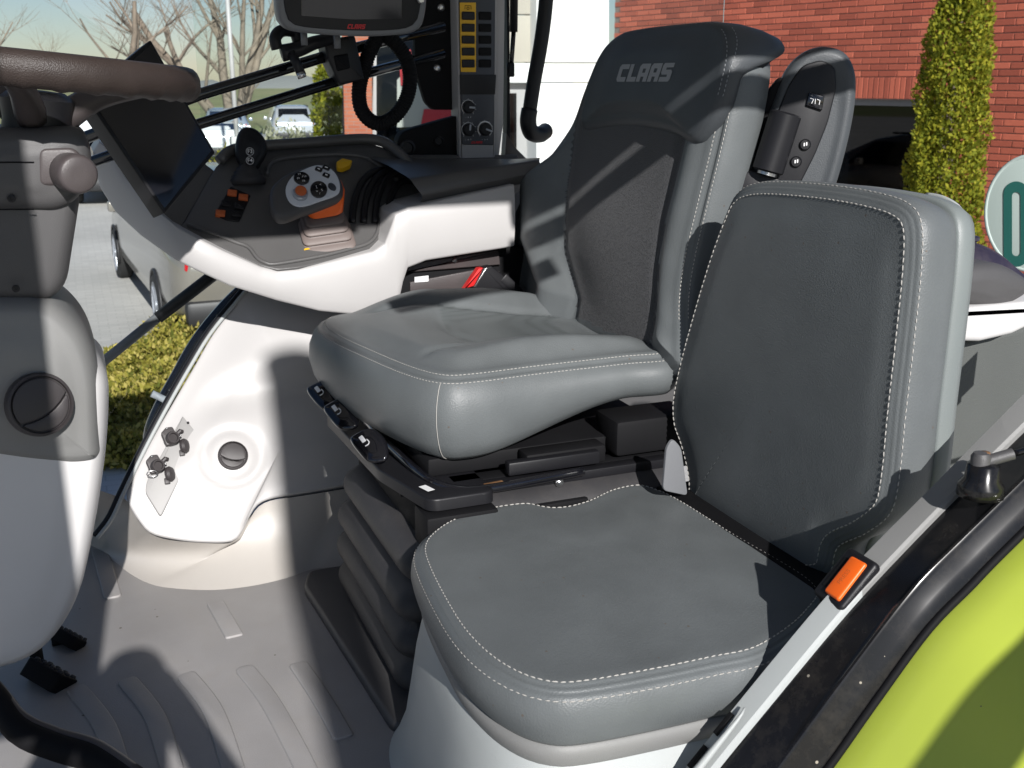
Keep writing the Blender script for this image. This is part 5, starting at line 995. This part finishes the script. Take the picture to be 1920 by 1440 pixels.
for v0, v1 in ((-400, 117), (119, 154), (156, 420)): obj('cladding_panel', slab(EF, epx([(1006, v0), (1142, v0), (1142, v1), (1006, v1)]), .5, .01), 'clad_white', ep, auto=.5)
for v0, v1 in ((-400, 25), (27, 116)): obj('beige_panel', slab(EF.off(-.25), epx([(940, v0), (1010, v0), (1010, v1), (940, v1)]), .2, .01), 'clad_beige', ep, auto=.5)
obj('white_band', slab(EF.off(-.2), epx([(940, 118), (1010, 118), (1010, 155), (940, 155)]), .3, .01), 'clad_white', ep, auto=.5)
obj('door_frame', slab(EF.off(-.4), epx([(940, 156), (1010, 156), (1010, 420), (940, 420)]), .1, .01), 'pillar_grey', ep, auto=.5)
obj('door_pane', slab(EF.off(-.38), epx([(960, 175), (986, 175), (986, 420), (960, 420)]), .02, .004), 'car_glass', ep, auto=.5)
# ---- far shop front with brick pillar, glass and red banner
def f_brick2(n, l, b, tc):
    br = n.new('ShaderNodeTexBrick'); br.inputs['Scale'].default_value = 1; br.inputs['Brick Width'].default_value = .26; br.inputs['Row Height'].default_value = .076; br.inputs['Mortar Size'].default_value = .006; br.inputs['Color1'].default_value = (.40, .12, .055, 1); br.inputs['Color2'].default_value = (.33, .09, .045, 1); br.inputs['Mortar'].default_value = (.24, .17, .14, 1)
    mp = n.new('ShaderNodeMapping'); mp.inputs['Rotation'].default_value = (R(90), 0, 0); l.new(tc.outputs['Object'], mp.inputs[0]); l.new(mp.outputs[0], br.inputs['Vector']); l.new(br.outputs['Color'], b.inputs['Base Color'])
tex_mat('far_brick', f_brick2)
sf = thing('shop_front', 'far shop front with brick pillar, dark glass and red banner behind the cable loop', 'building', at_depth(700, 24, GZ))
SFr = Fr(at_depth(650, 23, GZ), (.93, -.25, 0), (0, 0, 1))
sp_ = lambda pts: SFr.t(pts)
obj('brick_pillar', slab(SFr, sp_([(640, 40), (697, 40), (700, 470), (652, 470)]), 1.2, .02), 'far_brick', sf, auto=.5)
obj('glass_wall', slab(SFr.off(-.4), sp_([(697, 40), (860, 40), (860, 470), (697, 470)]), .05, .01), 'car_glass', sf, auto=.5)
obj('window_mullion', slab(SFr.off(-.3), sp_([(697, 250), (702, 40), (706, 40), (706, 262), (800, 290), (800, 300), (697, 280)]), .06, .01), 'pillar_grey', sf, auto=.5)
obj('wall', slab(SFr.off(-.8), sp_([(640, 20), (960, 20), (960, 470), (640, 470)]), .1, .01), 'mid_grey_plastic', sf, auto=.5)
mat('banner_red', (.40, .02, .03), .6); mat('banner_grey', (.34, .36, .33), .7)
obj('banner', slab(SFr.off(-.30), sp_([(745, 150), (745, 240), (860, 235), (860, 100), (790, 100)]), .02, .004), 'banner_grey', sf, auto=.5)
obj('red_banner', slab(SFr.off(-.26), sp_([(748, 96), (770, 92), (778, 120), (775, 170), (752, 160)]), .02, .004), 'banner_red', sf, auto=.5); obj('red_banner', slab(SFr.off(-.26), sp_([(790, 236), (796, 205), (860, 205), (850, 232)]), .02, .004), 'banner_red', sf, auto=.5)
# ---- handrail and wiper outside the cab glass
xr = thing('handrail', 'dark green-black tubular handrail outside the lower window', 'handrail', W(270, 800, y=2.75))
obj('rail', tube([W(u, v, y=2.75) for u, v in [(470, 530), (420, 578), (370, 640), (330, 710), (300, 765), (282, 815), (285, 870)]], .0175, 12, sm=30), 'black_gloss', xr)
obj('rail_clip', tube([W(285, 738, y=2.70), W(300, 745, y=2.70), W(314, 752, y=2.66)], .009, 10), 'silver', xr)
wi = thing('wiper_arm', 'black wiper arm lying diagonally across the lower window', 'wiper', W(190, 690, y=2.8))
obj('arm', tube([W(185, 685, y=2.8), W(300, 592, y=2.8)], .0125, 10), 'terminal_grey', wi); obj('blade', tube([W(296, 596, y=2.8), W(470, 462, y=2.8)], .0155, 10), 'black_plastic', wi)
# ---- added shade panel outside the door and the person with the camera; both only throw their shadows into the cab
mr = thing('column_shade_panel', 'black panel added on the door side, outside the frame, shading the steering column', 'mirror', (-.37, .18, .9))
MF = FY(.18); obj('housing', cushion(MF, rnd([(-.60, .86), (-.200, .86), (-.200, 1.95), (-.60, 1.95)], .03), [(.02, -.08), (0, -.06), (0, -.02), (.006, 0)], lambda x, y, t: 0, smoothed=False, M_=4)[0], 'black_plastic', mr, auto=.7)
obj('arm', tube([(-.4, .22, 1.2), (-.62, .75, 1.3)], .018, 10), 'black_plastic', mr)

ps_ = thing('shade_post', 'grey steel post added behind the viewpoint to shade the floor', 'post', (-.037, -3, GZ)); obj('post', tube([(-.037, -3, GZ), (-.037, -3, 3.36)], .068, 16), 'terminal_grey', ps_); obj('cap', lathe((-.037, -3, 3.36), (0, 0, 1), [(.075, 0), (.075, .03), (.03, .05)], 16), 'terminal_grey', ps_, auto=.6); obj('foot_plate', box((-.16, -3.12, GZ), (.09, -2.88, GZ + .02), .004), 'terminal_grey', ps_, auto=.5)  # unseen post put in so its shadow falls on floor and side panel
pr = None
def person(loc, label):
    t = thing('person', label, 'person', loc); o = V(loc)
    J = {'pel': (0, 0, .93), 'ab': (0, .01, 1.10), 'ch': (0, .0, 1.30), 'nk': (0, .02, 1.48), 'hd': (0, .05, 1.58), 'ht': (0, .04, 1.72)}
    pts = [(0, 0, .93), (0, .01, 1.10), (0, 0, 1.32), (0, .02, 1.50), (0, .05, 1.58), (0, .05, 1.67), (0, .04, 1.75)]; rad = [(.16, .12), (.15, .11), (.18, .12), (.06, .06), (.075, .09), (.085, .10), (.05, .06)]
    ed = [(i, i + 1) for i in range(6)]
    def chain(start, ps, rs):
        k = start
        for p, r_ in zip(ps, rs): pts.append(p); rad.append((r_, r_)); ed.append((k, len(pts) - 1)); k = len(pts) - 1
        return k
    for s in (1, -1):
        e = chain(2, [(s * .17, 0, 1.40), (s * .30, .02, 1.20), (s * .22, .10, 1.33), (s * .10, .15, 1.54), (s * .075, .175, 1.58)], [.065, .048, .042, .034, .032])
        for f, (dx, dz) in enumerate(((-.012, .03), (-.018, .01), (-.02, -.01), (-.018, -.028))): chain(e, [(s * (.07 + .01), .200, 1.58 + dz), (s * (.06 + dx), .222, 1.58 + dz), (s * (.035 + dx), .215, 1.58 + dz)], [.0095, .009, .0075])
        chain(e, [(s * .055, .175, 1.555), (s * .03, .185, 1.55)], [.011, .009])
        chain(0, [(s * .10, 0, .86), (s * .11, .02, .48), (s * .11, -.02, .10), (s * .12, .12, .035)], [.095, .062, .045, .04])
    me = bpy.data.meshes.new('body'); me.from_pydata([tuple(p) for p in pts], ed, []); b = bpy.data.objects.new('body', me); COL.objects.link(b); b.parent = t; me.materials.append(M['jacket'])
    sk = b.modifiers.new('skin', 'SKIN'); sv = me.skin_vertices[0].data
    for v, r_ in zip(sv, rad): v.radius = r_
    sv[0].use_root = True; b.modifiers.new('sub', 'SUBSURF').levels = 2; b.modifiers['sub'].render_levels = 2
    return t
mat('jacket', (.05, .055, .07), .8)
person((-.18, -.30, -.53), 'person in a dark jacket behind the viewpoint, raising both hands to a camera')
stp = thing('cab_step', 'black step below the door that carries the person', 'step', (0, -.2, -.56)); obj('tread', box((-.35, -.55, -.57), (.45, .1, -.535), .006), 'sill_black', stp, auto=.5); obj('hanger', box((-.35, .05, -.56), (-.30, .12, -.05), .006), 'sill_black', stp, auto=.5); obj('hanger', box((.40, .05, -.56), (.45, .12, -.05), .006), 'sill_black', stp, auto=.5)
